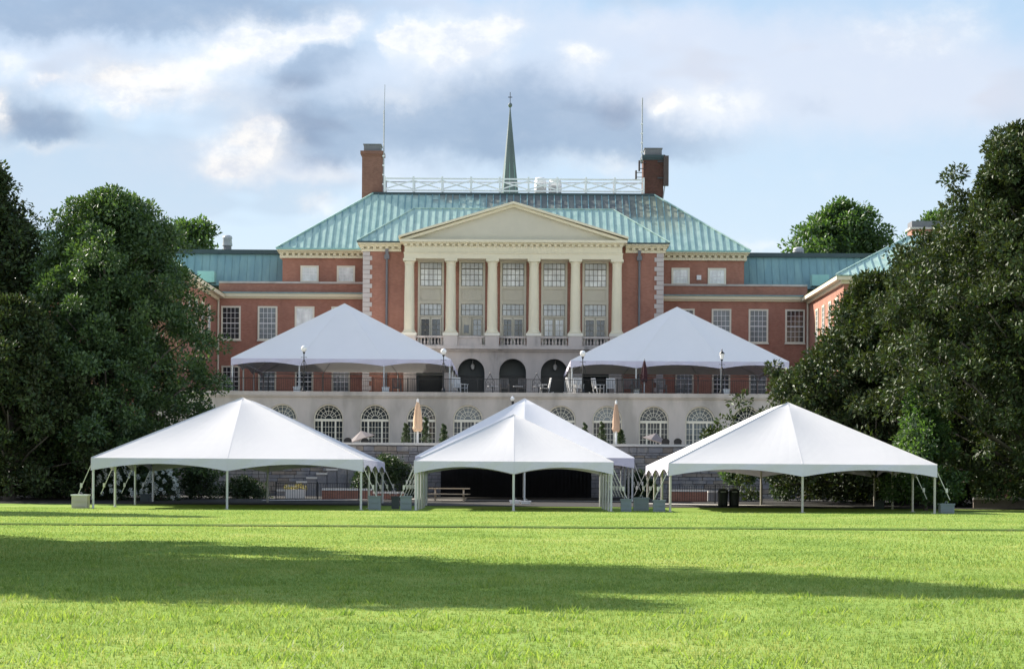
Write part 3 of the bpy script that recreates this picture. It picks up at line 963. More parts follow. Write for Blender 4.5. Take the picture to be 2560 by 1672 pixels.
# --- roof railing
Yr = 204.75
rx0, rx1 = P(962, 460, Yr)[0], P(1609, 460, Yr)[0]
zb, zt = 25.86, 27.12
rl = MB().box(rx0, rx1, Yr - .035, Yr + .035, zt - .13, zt).box(rx0, rx1, Yr - .03, Yr + .03, zb + .12, zb + .25).build('roof_railing', 'white_paint', hall)
nb = 9
for i in range(nb + 1):
    x = rx0 + (rx1 - rx0) * i / nb
    MB().box(x - .08, x + .08, Yr - .08, Yr + .08, zb, zt + .12).build('railing_post', 'white_paint', rl)
    if i < nb:
        x2 = rx0 + (rx1 - rx0) * (i + 1) / nb
        q = MB()
        q.bar((x + .06, Yr - .01, zb + .32), (x2 - .06, Yr - .01, zt - .24), .11, .06); q.bar((x + .06, Yr + .06, zt - .24), (x2 - .06, Yr + .06, zb + .32), .11, .06)
        q.build('cross_brace', 'white_paint', rl)
rb_ = MB().box(rx0, rx1, 207.2, 207.27, zt - .10, zt).box(rx0, rx1, 207.2, 207.26, zb + .16, zb + .25).build('roof_railing', 'white_paint', hall)
for i in range(nb + 1):
    x = rx0 + (rx1 - rx0) * i / nb
    MB().box(x - .05, x + .05, 207.18, 207.29, zb, zt + .05).build('railing_post', 'white_paint', rb_)
# --- side wings (two storeys)
for sx in (-1, 1):
    xa, xb = sorted((sx * 11.99, sx * 24.1))
    b = MB(); b.box(xa, xb, 196.0, 206, T2, 16.09); b.box(xa, xb, 196.6, 198.0 if False else 197.99, 16.55, 17.38)
    if sx < 0: b.box(xa, -19.05, 197.99, 206, 16.55, 17.38)
    else: b.box(19.05, xb, 197.99, 206, 16.55, 17.38)
    ww = b.build('wing_wall', 'brick', hall)
    b = MB(); b.box(xa, xb, 195.85, 197.2, 16.09, 16.24); b.box(xa, xb, 195.65, 197.2, 16.24, 16.50); b.build('cornice', 'cream', ww)
    b = MB(); b.box(xa, xb, 195.55, 196.8, 16.50, 16.60); b.build('gutter', 'copper_blue', ww)
    b = MB(); b.box(xa, xb, 196.5, 197.85, 17.38, 17.54); b.build('coping', 'limestone', ww)
    for i, xc in enumerate((14.03, 17.02, 20.04, 23.03)):
        x = sx * xc
        gl = 'glass_mid' if (sx, i) in ((-1, 2), (1, 1), (1, 2)) else ('glass_pale' if (sx, i) == (-1, 1) else 'glass_dark')
        mu = 'white_paint'
        window(hall, x, 12.72, 15.47, 1.6, 196.0, 4, 6, glass=gl, muntin=mu)
        window(hall, x, 8.1, 10.6, 1.5, 196.0, 4, 6, glass='glass_dark' if i % 2 else 'glass_mid', fr='cream_dull')
    # copper clad storey behind
    xa, xb = sorted((sx * 19.06, sx * 36))
    m_ = MB(); m_.face([(xa, 199.2, 17.4), (xb, 199.2, 17.4), (xb, 200.6, 20.15), (xa, 200.6, 20.15)]); m_.box(xa, xb, 200.7, 208, 17.4, 20.14)
    ms_ = m_.build('mansard', 'copper_blue', hall)
    npan = int((xb - xa) / .62)
    for j in range(npan):
        x = xa + (xb - xa) * j / npan; x2 = xa + (xb - xa) * (j + 1) / npan
        q = MB(); hh = .02 + random.random() * .015
        q.v = [(x + .02, 199.2 - hh, 17.4), (x2 - .02, 199.2 - hh, 17.4), (x2 - .02, 200.6 - hh, 20.13), (x + .02, 200.6 - hh, 20.13),
               (x + .02, 199.25, 17.4), (x2 - .02, 199.25, 17.4), (x2 - .02, 200.65, 20.13), (x + .02, 200.65, 20.13)]
        q.f = [(0, 1, 2, 3), (7, 6, 5, 4), (1, 0, 4, 5), (2, 1, 5, 6), (3, 2, 6, 7), (0, 3, 7, 4)]
        q.build('roof_panel', 'copper_blue', ms_)
        q = MB(); q.bar((x, 199.17, 17.4), (x, 200.57, 20.13), .035, .07); q.build('roof_batten', 'copper_blue', ms_)
    b = MB(); b.box(xa, xb, 200.35, 208.3, 20.15, 20.5); b.build('roof_edge', 'copper_dark', ms_)
# --- side pavilions
for sx in (-1, 1):
    pv = thing('side_pavilion', 'red brick side wing with cream cornice and %s' % ('copper roof behind the left magnolias' if sx < 0 else 'brick chimney behind the right magnolia'), 'building', (sx * 34, 185, 0))
    xa, xb = sorted((sx * 24.1, sx * 44))
    pw = MB().box(xa, xb, 175, 205, 0, 16.0).build('wall', 'brick', pv)
    xc, xd = sorted((sx * 23.9, sx * 44.2))
    xe, xf = sorted((sx * 23.5, sx * 44.6))
    MB().box(xc, xd, 174.8, 195.4, 15.85, 16.1).box(xe, xf, 174.4, 195.4, 16.1, 16.4).build('cornice', 'cream', pw)
    # hipped roof
    e = [sx * 23.45, sx * 44.65]
    xr = [sx * 29.7, sx * 38.4]
    r_ = MB(); y0, y1, yr0, yr1 = 174.3, 196.9, 180.6, 190
    ze, zr = 16.42, 19.85
    r_.face([(e[0], y0, ze), (xr[0], yr0, zr), (xr[0], yr1, zr), (e[0], y1, ze)])
    r_.face([(e[0], y1, ze), (xr[0], yr1, zr), (xr[1], yr1, zr), (e[1], y1, ze)])
    r_.face([(e[1], y0, ze), (e[1], y1, ze), (xr[1], yr1, zr), (xr[1], yr0, zr)])
    r_.face([(xr[0], yr0, zr), (xr[1], yr0, zr), (xr[1], yr1, zr), (xr[0], yr1, zr)])
    r_.face([(e[0], y0 + .05, ze - .05), (e[1], y0 + .05, ze - .05), (xr[1], yr0, zr - .05), (xr[0], yr0, zr - .05)])
    ro = r_.build('roof', 'copper_roof', pv)
    roof_front(ro, 10.6, ze, y0, 4.35, zr, yr0, .62, 'copper_roof', cx=sx * 34.05)
    MB().tube([(e[0], y0, ze + .05), (xr[0], yr0, zr + .06), (xr[1], yr0, zr + .06)], .07, 6).build('hip_roll', 'copper_roof', ro)
    if sx > 0:
        x0_, z_ = P(2271, 556, 183); x1_, _ = P(2364, 556, 183)
        c_ = MB().box(x0_ + .1, x1_ - .1, 182, 184, 19, z_ - .55).build('chimney', 'brick', pv)
        MB().box(x0_ - .05, x1_ + .05, 181.85, 184.15, z_ - .62, z_ - .48).build('chimney_cap', 'limestone', c_)
        MB().box(x0_ + .1, x1_ - .1, 182, 184, z_ - .48, z_).build('chimney_pot', 'lead', c_)
    # windows of the inner side wall
    for yy in (178.5, 182.3, 186.1, 190):
        x = sx * 24.1
        a0, a1 = sorted((x, x - sx * .07))
        q = MB(); q.box(a0, a1, yy - .75, yy - .6, 12.4, 15.1); q.box(a0, a1, yy + .6, yy + .75, 12.4, 15.1); q.box(a0, a1, yy - .6, yy + .6, 14.95, 15.1); q.box(a0, a1, yy - .6, yy + .6, 12.4, 12.55)
        wn_ = q.build('window', 'cream', pv)
        a0, a1 = sorted((x, x - sx * .03))
        MB().box(a0, a1, yy - .6, yy + .6, 12.55, 14.95).build('glass', 'glass_mid', wn_)
        a0, a1 = sorted((x - sx * .031, x - sx * .05))
        q = MB()
        for t in (-.3, 0, .3): q.box(a0, a1, yy + t - .02, yy + t + .02, 12.55, 14.95)
        for t in range(1, 6): q.box(a0, a1, yy - .6, yy + .6, 12.53 + t * .4, 12.57 + t * .4)
        q.build('muntins', 'white_paint', wn_, kind='stuff')
    MB().tube([(sx * 23.98, 195.2, 7.4), (sx * 23.98, 195.2, 16)], .09, 8).build('downpipe', 'cream_dull', pv)
    MB().box(*sorted((sx * 24.6, sx * 26.0)), 197.5, 199, 17.54, 18.45).build('parapet_block', 'copper_pale', pv)

# ------------------------------------------------------------------ chapel spire far behind
Ys = 320
x, zb = P(1274, 480, Ys)
_, zt = P(1274, 268, Ys)
_, zc = P(1274, 231, Ys)
sp = thing('chapel_spire', 'slender dark green copper spire with ball and cross rising behind the roof railing', 'spire', (x, Ys, 0))
slope = (21 / F * Ys) / (zt - zb)
z0 = 26.0
r0 = slope * (zt - z0)
b = MB(); b.lathe(x, Ys, [(r0, z0), (.05, zt)], 8); s_ = b.build('spire', 'spire_copper', sp)
b = MB()
for j in range(8):
    t = 2 * PI * j / 8; b.tube([(x + r0 * math.cos(t), Ys + r0 * math.sin(t), z0), (x, Ys, zt)], .06, 5, .03)
b.build('spire_ribs', 'copper_pale', s_)
b = MB(); b.lathe(x, Ys, [(.06, zt - .1), (.22, zt + .05), (.30, zt + .25), (.22, zt + .45), (.06, zt + .6)], 12); b.build('ball', 'spire_copper', sp, smooth=True)
b = MB(); b.tube([(x, Ys, zt + .5), (x, Ys, zc)], .045, 6); b.box(x - .28, x + .28, Ys - .04, Ys + .04, zc - .72, zc - .62); b.build('cross', 'iron', sp)
b = MB(); b.box(x - 2.6, x + 2.6, Ys - 2.6, Ys + 2.6, 0, 22); b.build('tower', 'brick', sp)
b = MB(); b.box(x - 2.2, x + 2.2, Ys - 2.2, Ys + 2.2, 22, z0); b.build('belfry', 'white_paint', sp)
# ------------------------------------------------------------------ roof equipment
Ya = 205.9
for (u0, u1, v0, v1, lab) in ((1336, 1366, 444, 480, 'taller round white air handling unit behind the roof railing'), (1371, 1404, 449, 480, 'lower broad white air handling unit behind the roof railing')):
    xa, z1 = P(u0, v0, Ya); xb, _ = P(u1, v1, Ya)
    t = thing('air_handler', lab, 'roof unit', ((xa + xb) / 2, Ya, 25.86), 'white units on the hall roof')
    r = (xb - xa) / 2; cx_ = (xa + xb) / 2
    MB().lathe(cx_, Ya, [(r * .95, 25.86), (r, 26.3), (r, z1 - .35), (r * .9, z1 - .18)], 14).build('drum', 'white_paint', t, smooth=True)
    MB().lathe(cx_, Ya, [(r * .93, z1 - .179), (r * .8, z1 - .05), (r * .4, z1)], 14).build('lid', 'plastic_white', t, smooth=True)
    MB().box(cx_ - r * .6, cx_ + r * .5, Ya - r - .06, Ya - r * .8, 26.1, z1 - .6).build('grille', 'grey_metal', t)
def antenna(u, v0, v1, Yq, lab, vt=None, dark='grey_metal'):
    x, z0 = P(u, v0, Yq); _, z1 = P(u, v1, Yq)
    t = thing('roof_antenna', lab, 'antenna', (x, Yq, z0))
    zm = z1 if vt is None else P(u, vt, Yq)[1]
    MB().tube([(x, Yq, z0), (x, Yq, zm)], .055, 6).build('mast', dark, t)
    if vt is not None: MB().tube([(x + .02, Yq, zm), (x + .06, Yq, z1)], .025, 5).build('whip', 'grey_metal', t)
    q = MB()
    for k in range(4): q.box(x - .12, x + .08, Yq - .06, Yq + .06, z0 + .6 + k * .8, z0 + .72 + k * .8)
    q.build('clamps', 'white_paint', t)
    return t
antenna(959, 480, 212, 204.9, 'tall thin two stage antenna mast beside the left chimney', vt=276)
antenna(1605, 400, 245, 204.9, 'single thin whip antenna at the left side of the right chimney')
# panel antennas on the right chimney
for (u, v0, v1, wd, lab) in ((1665, 465, 390, .42, 'tall brown panel antenna on the right face of the dark chimney'), (1598, 428, 402, .14, 'small dark panel antenna left of the dark chimney'), (1590, 448, 427, .14, 'short dark panel antenna just above the railing end')):
    x, z0 = P(u, v0, 204.7); _, z1 = P(u, v1, 204.7)
    t = thing('panel_antenna', lab, 'antenna', (x, 204.7, z0), 'panel antennas on the right chimney')
    MB().box(x - wd / 2, x + wd / 2, 204.5, 204.9, z0, z1).build('panel', 'antenna_brown', t)
    sg = -1 if u > 1640 else 1
    MB().box(*sorted((x + sg * wd / 2, x + sg * (wd / 2 + .5))), 204.9, 205.1, z0 + .25 * (z1 - z0), z0 + .3 * (z1 - z0)).box(*sorted((x + sg * wd / 2, x + sg * (wd / 2 + .5))), 204.9, 205.1, z0 + .8 * (z1 - z0), z0 + .85 * (z1 - z0)).build('bracket', 'dark_metal', t)
    if u > 1640: MB().tube([(x - .1, 204.8, z0), (x - .2, 204.9, z0 - .8), (x - .3, 205, z0 - 1.4)], .05, 5).build('cable', 'grey_metal', t)
for (u0, u1, v0, v1, lab) in ((556, 581, 588, 626, 'grey louvred roof ventilator on the left wing roof'), (1982, 2010, 618, 642, 'low domed white ventilator on the right wing roof')):
    Yv = 203
    xa, z1 = P(u0, v0, Yv); xb, z0 = P(u1, v1, Yv); cx_ = (xa + xb) / 2; r = (xb - xa) / 2
    t = thing('roof_ventilator', lab, 'roof vent', (cx_, Yv, 20.5), 'ventilators on the wing roofs')
    MB().lathe(cx_, Yv, [(r * .85, 20.5), (r * .8, z0 + .35)], 10).build('base', 'lead', t)
    MB().lathe(cx_, Yv, [(r, z0 + .36), (r, z0 + .45), (r * .85, z1 - .35), (r, z1 - .30), (r * .9, z1 - .1), (r * .4, z1)], 10).build('hood', 'grey_metal', t, smooth=True)

# ------------------------------------------------------------------ upper terrace and arcade wall
YA = 164.0
ar = thing('arcade_wall', 'long pale limestone wall with round arched windows carrying the upper terrace', 'wall', (0, YA, T1))
cen = [P(1286 + 116.2 * k, 1047, YA)[0] for k in range(-5, 6)]
hwA = 37.2 / F * YA
zsA = P(1286, 1050, YA)[1]
b = MB(); arched_wall(b, cen, hwA, zsA, T1 - .2, 7.0, -24.5, 24.5, YA, .6)
aw = b.build('wall', 'limestone', ar)
MB().box(-24.5, 24.5, YA - .10, YA + .8, 7.0, 7.1).box(-24.5, 24.5, YA - .18, YA + .8, 7.1, 7.38).build('coping', 'limestone', ar)
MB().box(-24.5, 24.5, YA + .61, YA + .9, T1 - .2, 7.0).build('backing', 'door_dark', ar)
for k, c in enumerate(cen):
    if k == 5:
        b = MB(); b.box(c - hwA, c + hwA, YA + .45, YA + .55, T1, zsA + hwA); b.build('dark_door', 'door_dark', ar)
        continue
    seg = 14
    Y = YA + .22
    b = MB()
    # outer ring and stiles
    for s in range(seg):
        a0, a1 = PI * s / seg, PI * (s + 1) / seg
        ro_, ri = hwA - .004, hwA - .085
        b.prism([(c - ro_ * math.cos(a1), zsA + ro_ * math.sin(a1)), (c - ri * math.cos(a1), zsA + ri * math.sin(a1)), (c - ri * math.cos(a0), zsA + ri * math.sin(a0)), (c - ro_ * math.cos(a0), zsA + ro_ * math.sin(a0))][::-1], Y, Y + .12)
    zl = T1 + .15
    b.box(c - hwA + .004, c - hwA + .085, Y, Y + .12, zl, zsA); b.box(c + hwA - .085, c + hwA - .004, Y, Y + .12, zl, zsA)
    b.box(c - hwA + .085, c + hwA - .085, Y - .04, Y + .12, zsA - .15, zsA + .02)
    b.box(c - hwA + .085, c + hwA - .085, Y, Y + .12, zl, zl + .1)
    m1 = hwA * .46
    for sx in (-1, 1): b.box(c + sx * m1 - .055, c + sx * m1 + .055, Y - .02, Y + .12, zl + .1, zsA - .15)
    fr = b.build('window', 'cream_pale', ar)
    gl = 'glass_mid' if k in (0, 4, 7) else ('glass_dark' if k == 8 else 'glass_mid' if k == 9 else 'glass_dark')
    q = MB(); q.box(c - hwA + .05, c + hwA - .05, Y + .06, Y + .09, zl, zsA)
    q.build('glass', 'glass_mid' if k in (9,) else 'glass_dark', fr)
    pts = [(c + (hwA - .05) * math.cos(PI * s / seg), zsA + (hwA - .05) * math.sin(PI * s / seg)) for s in range(seg + 1)]
    q = MB(); q.prism(pts, Y + .06, Y + .09); q.build('fanlight', gl, fr)
    q = MB(); t = .014
    for s in range(1, 8):
        a = PI * s / 8; r1, r2 = hwA * .22, hwA - .08
        q.bar((c + r1 * math.cos(a), Y + .04, zsA + .03 + r1 * math.sin(a)), (c + r2 * math.cos(a), Y + .04, zsA + r2 * math.sin(a)), t * 2, .03)
    for rr in (.24, .52, .78):
        for s in range(12):
            a0, a1 = PI * s / 12, PI * (s + 1) / 12; r = hwA * rr
            q.bar((c + r * math.cos(a0), Y + .045, zsA + .03 + r * math.sin(a0)), (c + r * math.cos(a1), Y + .045, zsA + .03 + r * math.sin(a1)), t * 2, .03)
    for (xa, xb, nc) in ((c - hwA + .085, c - m1 - .055, 2), (c - m1 + .055, c + m1 - .055, 4), (c + m1 + .055, c + hwA - .085, 2)):
        for ii in range(1, nc):
            x = xa + (xb - xa) * ii / nc; q.box(x - t, x + t, Y + .03, Y + .055, zl + .1, zsA - .15)
        for jj in range(1, 5):
            z = zl + .1 + (zsA - .25 - zl) * jj / 5; q.box(xa, xb, Y + .028, Y + .057, z - t, z + t)
    q.build('muntins', 'cream_pale', fr, kind='stuff')
x, z = P(1281, 1001, 163.6)
t = thing('wall_lantern', 'small white globe lantern on a dark bracket above the central dark arch', 'lantern', (x, 163.7, z))
MB().lathe(x, 163.6, [(.03, z - .05), (.13, z + .03), (.16, z + .13), (.1, z + .24), (.02, z + .3)], 10).build('globe', 'globe', t, smooth=True)
MB().tube([(x + .05, 163.62, z - .45), (x + .03, 163.6, z - .05)], .09, 6).bar((x + .05, 163.6, z - .35), (x + .05, 164, z - .35), .05).build('bracket', 'iron', t)

terrace = MB().box(-24.5, 24.5, YA + .81, 198, T1, T2).build('upper_terrace', 'paving_dark'); terrace['kind'] = 'structure'

# iron railing on the terrace edge
YR = 165.0
rl = thing('iron_railing', 'black iron railing with thin pickets along the edge of the upper terrace', 'railing', (0, YR, T2))
MB().box(-24, 24, YR - .02, YR + .02, T2 + .93, T2 + .97).box(-24, 24, YR - .015, YR + .015, T2 + .10, T2 + .13).build('rail', 'iron', rl)
q = MB()
x = -24.0
while x < 24:
    q.box(x - .009, x + .009, YR - .009, YR + .009, T2 + .13, T2 + .93); x += .125
q.build('pickets', 'iron', rl, kind='stuff')
for i in range(21):
    x = -24 + 2.4 * i
    MB().box(x - .03, x + .03, YR - .03, YR + .03, T2, T2 + 1.05).build('post', 'iron', rl)
for u in (1225, 1342):
    x = P(u, 960, YR)[0]
    q = MB()
    for sx in (-1, 1):
        q.tube([(x + sx * .33, YR, T2 + .2), (x + sx * .30, YR, T2 + .75), (x + sx * .12, YR, T2 + 1.1), (x, YR, T2 + 1.32)], .018, 5)
        pts = [(x + sx * (.14 + .11 * math.cos(a)), YR, T2 + .55 + .2 * math.sin(a)) for a in [2 * PI * j / 12 for j in range(13)]]
        q.tube(pts, .013, 5)
    q.lathe(x, YR, [(.01, T2 + 1.3), (.045, T2 + 1.36), (.01, T2 + 1.42)], 6)
    q.build('scroll_ornament', 'iron', rl)

# lamp posts
def lamp(u, v, lab, lantern=False):
    Yl = 164.55
    x, z = P(u, v, Yl)
    t = thing('street_lamp', lab, 'lamp post', (x, Yl, T2), 'lamp posts along the upper terrace')
    zt = z
    b = MB()
    b.lathe(x, Yl, [(.16, T2), (.15, T2 + .12), (.08, T2 + .3), (.05, T2 + .5), (.035, zt - .9), (.055, zt - .85), (.03, zt - .8), (.03, zt - .35), (.07, zt - .3), (.09, zt - .22)], 10)
    b.build('post', 'iron', t)
    q = MB()
    for sx in (-1, 1):
        q.tube([(x + sx * .03, Yl, zt - .75), (x + sx * .14, Yl, zt - 1.0), (x + sx * .20, Yl, zt - 1.35)], .018, 5)
        q.tube([(x + sx * .03, Yl, zt - .6), (x + sx * .16, Yl, zt - .55), (x + sx * .2, Yl, zt - .62)], .014, 5)
        q.tube([(x, Yl + sx * .03, zt - .75), (x, Yl + sx * .14, zt - 1.0), (x, Yl + sx * .20, zt - 1.35)], .018, 5)
    q.build('scroll_brackets', 'iron', t)
    if lantern:
        MB().lathe(x, Yl, [(.09, zt - .2), (.17, zt + .12), (.16, zt + .16)], 6).build('globe', 'globe', t)
        MB().lathe(x, Yl, [(.21, zt + .161), (.09, zt + .3), (.03, zt + .36), (.045, zt + .42), (.01, zt + .5)], 6).build('cap', 'iron', t)
    else:
        MB().lathe(x, Yl, [(.06, zt - .21), (.15, zt - .14), (.205, zt + .0), (.19, zt + .1), (.12, zt + .19), (.03, zt + .22)], 14).build('globe', 'globe', t, smooth=True)
    return t
lamp(760, 872, 'globe lamp post in front of the left upper tent')
lamp(1109, 879, 'globe lamp post at the right corner of the left upper tent')
lamp(1457, 884, 'globe lamp post at the left corner of the right upper tent')
lamp(1804.7, 890, 'pointed lantern lamp post in front of the right upper tent', True)

# ------------------------------------------------------------------ tents
def tent(name, label, xc, yf, wid, dep, z0, ze, zp, hipf, nbx, nby, mt='tent_white', vmt='valance_cloth', sides=(1, 1), hipb=None, sag=.10, vb=.57, straps=True, xbays=None, pole='pole_alu', group='white frame tents', backval=True):
    hipb = hipf if hipb is None else hipb
    t = thing(name, label, 'tent', (xc, yf + dep / 2, z0), group)
    hw = wid / 2
    x0, x1, y0, y1 = xc - hw, xc + hw, yf, yf + dep
    ra, rb = yf + hipf, yf + dep - hipb
    if rb < ra: ra = rb = (ra + rb) / 2
    xb = [x0 + wid * i / nbx for i in range(nbx + 1)] if xbays is None else [x0 + wid * q_ for q_ in xbays]
    yb = [y0 + dep * i / nby for i in range(nby + 1)]
    cv = MB()
    NS, NT_ = 10, 10
    rnd = random.Random(hash(label) % 1000)

    def bayf(val, arr):
        for i in range(len(arr) - 1):
            if val <= arr[i + 1] + 1e-6:
                return i, (val - arr[i]) / (arr[i + 1] - arr[i])
        return len(arr) - 2, 1.0

    def slope(ea, eb, ridge, arr, axis, inv):
        n = NS * (len(arr) - 1)
        base = len(cv.v)
        for i in range(n + 1):
            s = i / n
            e = (ea[0] + (eb[0] - ea[0]) * s, ea[1] + (eb[1] - ea[1]) * s)
            val = e[axis]
            aa = sorted(arr)
            bi, fr_ = bayf(val, aa)
            rp = ridge(e)
            for j in range(NT_ + 1):
                tt = j / NT_
                x = e[0] + (rp[0] - e[0]) * tt; y = e[1] + (rp[1] - e[1]) * tt
                z = ze + (zp - ze) * tt
                sgx = sag * math.sin(PI * fr_) * math.sin(PI * min(1, tt * 1.05)) if tt < .95 else 0
                # slight rise of eave edge over the posts, rounded top
                z -= sgx + .05 * max(0, tt - .9) * 10 * .6
                cv.v.append((x, y, z))
        for i in range(n):
            for j in range(NT_):
                a = base + i * (NT_ + 1) + j; b_ = a + NT_ + 1
                q = (a, b_, b_ + 1, a + 1)
                cv.f.append(q if not inv else q[::-1])
    slope((x0, y0), (x1, y0), lambda e: (xc, ra), xb, 0, False)
    slope((x0, y1), (x1, y1), lambda e: (xc, rb), xb, 0, True)
    slope((x1, y0), (x1, y1), lambda e: (xc, min(max(e[1], ra), rb)), yb, 1, False)
    slope((x0, y0), (x0, y1), lambda e: (xc, min(max(e[1], ra), rb)), yb, 1, True)
    cv.build('canopy', mt, t, smooth=False)
    for xx in xb:
        for (ye, rr_, sg_) in ((y0, ra, -1),):
            q = MB(); q.bar((xx, ye, ze + .004), (xc, rr_, zp - .016), .05, .006); q.build('seam', mt, t)
    # valances
    va = MB()

    def val(pa, pb, arr, axis):
        n = 10
        for i in range(len(arr) - 1):
            pr = None
            for k in range(n + 1):
                f = k / n; c = arr[i] + (arr[i + 1] - arr[i]) * f
                p = (c, pa[1]) if axis == 0 else (pa[0], c)
                q_ = abs(2 * f - 1)
                dz_ = .25 + (vb - .25) * q_ ** 1.9
                out = .03
                o_ = (0, -out if pa[1] == y0 else out) if axis == 0 else (-out if pa[0] == x0 else out, 0)
                tp = (p[0] + o_[0] * .3, p[1] + o_[1] * .3, ze + .004)
                bt = (p[0] + o_[0] + (.01 * math.sin(9 * f * 3) if axis else 0), p[1] + o_[1] + (.03 * math.sin(9 * f * 2) if axis == 0 else 0), ze - dz_)
                if pr: va.face([pr[1], bt, tp, pr[0]])
                pr = (tp, bt)
    val((x0, y0), (x1, y0), xb, 0)
    if backval: val((x0, y1), (x1, y1), xb, 0)
    val((x0, y0), (x0, y1), yb, 1); val((x1, y0), (x1, y1), yb, 1)
    va.build('valance', vmt, t)
    # frame
    fm = MB()
    i_ = .09
    zb_ = ze - .14
    for (a, c) in (((x0 + i_, y0 + i_), (x1 - i_, y0 + i_)), ((x1 - i_, y0 + i_), (x1 - i_, y1 - i_)), ((x1 - i_, y1 - i_), (x0 + i_, y1 - i_)), ((x0 + i_, y1 - i_), (x0 + i_, y0 + i_))):
        fm.bar((a[0], a[1], zb_), (c[0], c[1], zb_), .06)
    for xx in xb: fm.bar((xx, y0 + .1, zb_), (xc, ra, zp - .16), .05); fm.bar((xx, y1 - .1, zb_), (xc, rb, zp - .16), .05)
    for yy in yb[1:-1]:
        fm.bar((x0 + .1, yy, zb_), (xc, min(max(yy, ra), rb), zp - .16), .05); fm.bar((x1 - .1, yy, zb_), (xc, min(max(yy, ra), rb), zp - .16), .05)
    fm.build('frame', 'pole_alu', t)
    posts = [(xx, y0 + i_) for xx in xb] + [(xx, y1 - i_) for xx in xb] + [(x0 + i_, yy) for yy in yb[1:-1]] + [(x1 - i_, yy) for yy in yb[1:-1]]
    for (px, py) in posts:
        px = min(max(px, x0 + i_), x1 - i_)
        r = .055
        q = MB(); q.tube([(px, py, z0 + .02), (px, py, zb_)], r, 8)
        q.build('leg', pole, t)
        q = MB(); q.box(px - .13, px + .13, py - .13, py + .13, z0, z0 + .02); q.build('foot_plate', 'grey_metal', t)
    if straps:
        for sx, xx in ((-1, x0), (1, x1)):
            for k, yy in enumerate(yb):
                q = MB()
                q.bar((xx - sx * .05, yy, ze - .2), (xx + sx * .62, yy + .15, z0 + .62), .035, .012)
                q.box(xx + sx * .46 - .05, xx + sx * .46 + .05, yy + .06, yy + .14, z0 + .95, z0 + 1.15)
                q.build('guy_strap', 'strap', t)
    return t


S55 = 55.0
YT = 109.0
def tx(u, v=1200, Y=YT): return P(u, v, Y)[0]
xl = (tx(226, 1148) + tx(909.4, 1148)) / 2
zeL = P(568, 1146, YT)[1]
zpL = P(602.7, 994.5, 115)[1]
tent('frame_tent', 'white hipped frame tent at the left edge of the lawn beside the beige weight', xl, YT, 12.35, 18.3, 0, zeL, zpL + .03, 6.1, 2, 3, group='white tents on the lawn')
xr_ = (tx(1672.4, 1157) + tx(2342, 1164)) / 2
zeR = P(2007, 1160, YT)[1]
zpR = P(1966.7, 1007.3, 115.3)[1]
tent('frame_tent', 'white hipped frame tent at the right edge of the lawn under the magnolias', xr_, YT, 12.2, 18.3, 0, zeR, zpR + .03, 6.1, 2, 3, group='white tents on the lawn', pole='pole_warm')
xm = (tx(1035, 1151) + tx(1533.7, 1156)) / 2
tent('frame_tent', 'smaller white frame tent in the middle, in front of a bigger one', xm, YT, 9.06, 13.7, 0, P(1285, 1153.5, YT)[1], P(1285, 1037, 113.5)[1] + .03, 4.57, 2, 4, group='white tents on the lawn')
xm2 = (tx(1037.6, 1142, 133.6) + tx(1586, 1144, 133.6)) / 2
tent('frame_tent', 'larger white tent standing behind the small middle tent', xm2, 133.6, 12.2, 14, .22, P(1312, 1143, 133.6)[1], P(1312, 996.5, 138)[1] + .03, 4.6, 2, 3, mt='tent_shade', group='white tents on the lawn', hipb=5)
YU = 167.0
zeU = P(854, 897, YU)[1]
xu = (tx(579, 896, YU) + tx(1126, 897, YU)) / 2
tent('frame_tent', 'white tent on the upper terrace left of the portico steps', xu, YU, 15.3, 21, T2, zeU, P(854.6, 759.6, YU + 3.2)[1] + .03, 3.2, 3, 3, mt='tent_shade', xbays=(0, .31, .695, 1), group='white tents on the upper terrace', vb=.5, straps=False, hipb=2.4, backval=False)
xu2 = (tx(1427.5, 905, YU) + tx(1972, 908, YU)) / 2
tent('frame_tent', 'white tent on the upper terrace right of the portico, half behind the magnolia', xu2, YU, 15.2, 21, T2, P(1700, 903, YU)[1], P(1702.7, 768.2, YU + 3.2)[1] + .03, 3.2, 3, 3, mt='tent_shade', xbays=(0, .3, .69, 1), group='white tents on the upper terrace', vb=.5, straps=False, hipb=2.4, backval=False)

# ballast weights
def ballast(xc_, yc_, w_, h_, mt, lab, grp='tent ballast weights', dy_=None, z0=0):
    t = thing('ballast_box', lab, 'ballast', (xc_, yc_, z0), grp)
    d = (dy_ or w_) / 2; hw = w_ / 2
    MB().box(xc_ - hw + .02, xc_ + hw - .02, yc_ - d + .02, yc_ + d - .02, z0 + .0, z0 + h_ - .07).build('box', mt, t)
    MB().box(xc_ - hw - .015, xc_ + hw + .015, yc_ - d - .015, yc_ + d + .015, z0 + h_ - .068, z0 + h_).build('lid', 'plastic_white' if mt == 'ballast_beige' else mt, t)
    q = MB(); q.tube([(xc_ - .06, yc_, z0 + h_), (xc_ - .06, yc_, z0 + h_ + .08), (xc_ + .06, yc_, z0 + h_ + .08), (xc_ + .06, yc_, z0 + h_)], .012, 5); q.build('ring', 'grey_metal', t)
    for zr_ in (.08, h_ * .5): MB().box(xc_ - hw + .1, xc_ + hw - .1, yc_ - d - .012, yc_ - d + .019, z0 + zr_, z0 + zr_ + .03).build('moulded_rib', mt, t)
    return t
def bal(u0, u1, vb_, vt_, Yb, mt, lab, z0=0):
    a = tx(u0, vb_, Yb); c = tx(u1, vb_, Yb)
    ballast((a + c) / 2, Yb, c - a, (vb_ - vt_) / F * Yb, mt, lab, z0=z0)
bal(181, 222, 1270, 1235, 109.6, 'ballast_beige', 'beige weight box with white lid left of the left tent')
bal(921, 953, 1276, 1240, 109.6, 'ballast_grey', 'grey weight box beside the right front leg of the left tent')
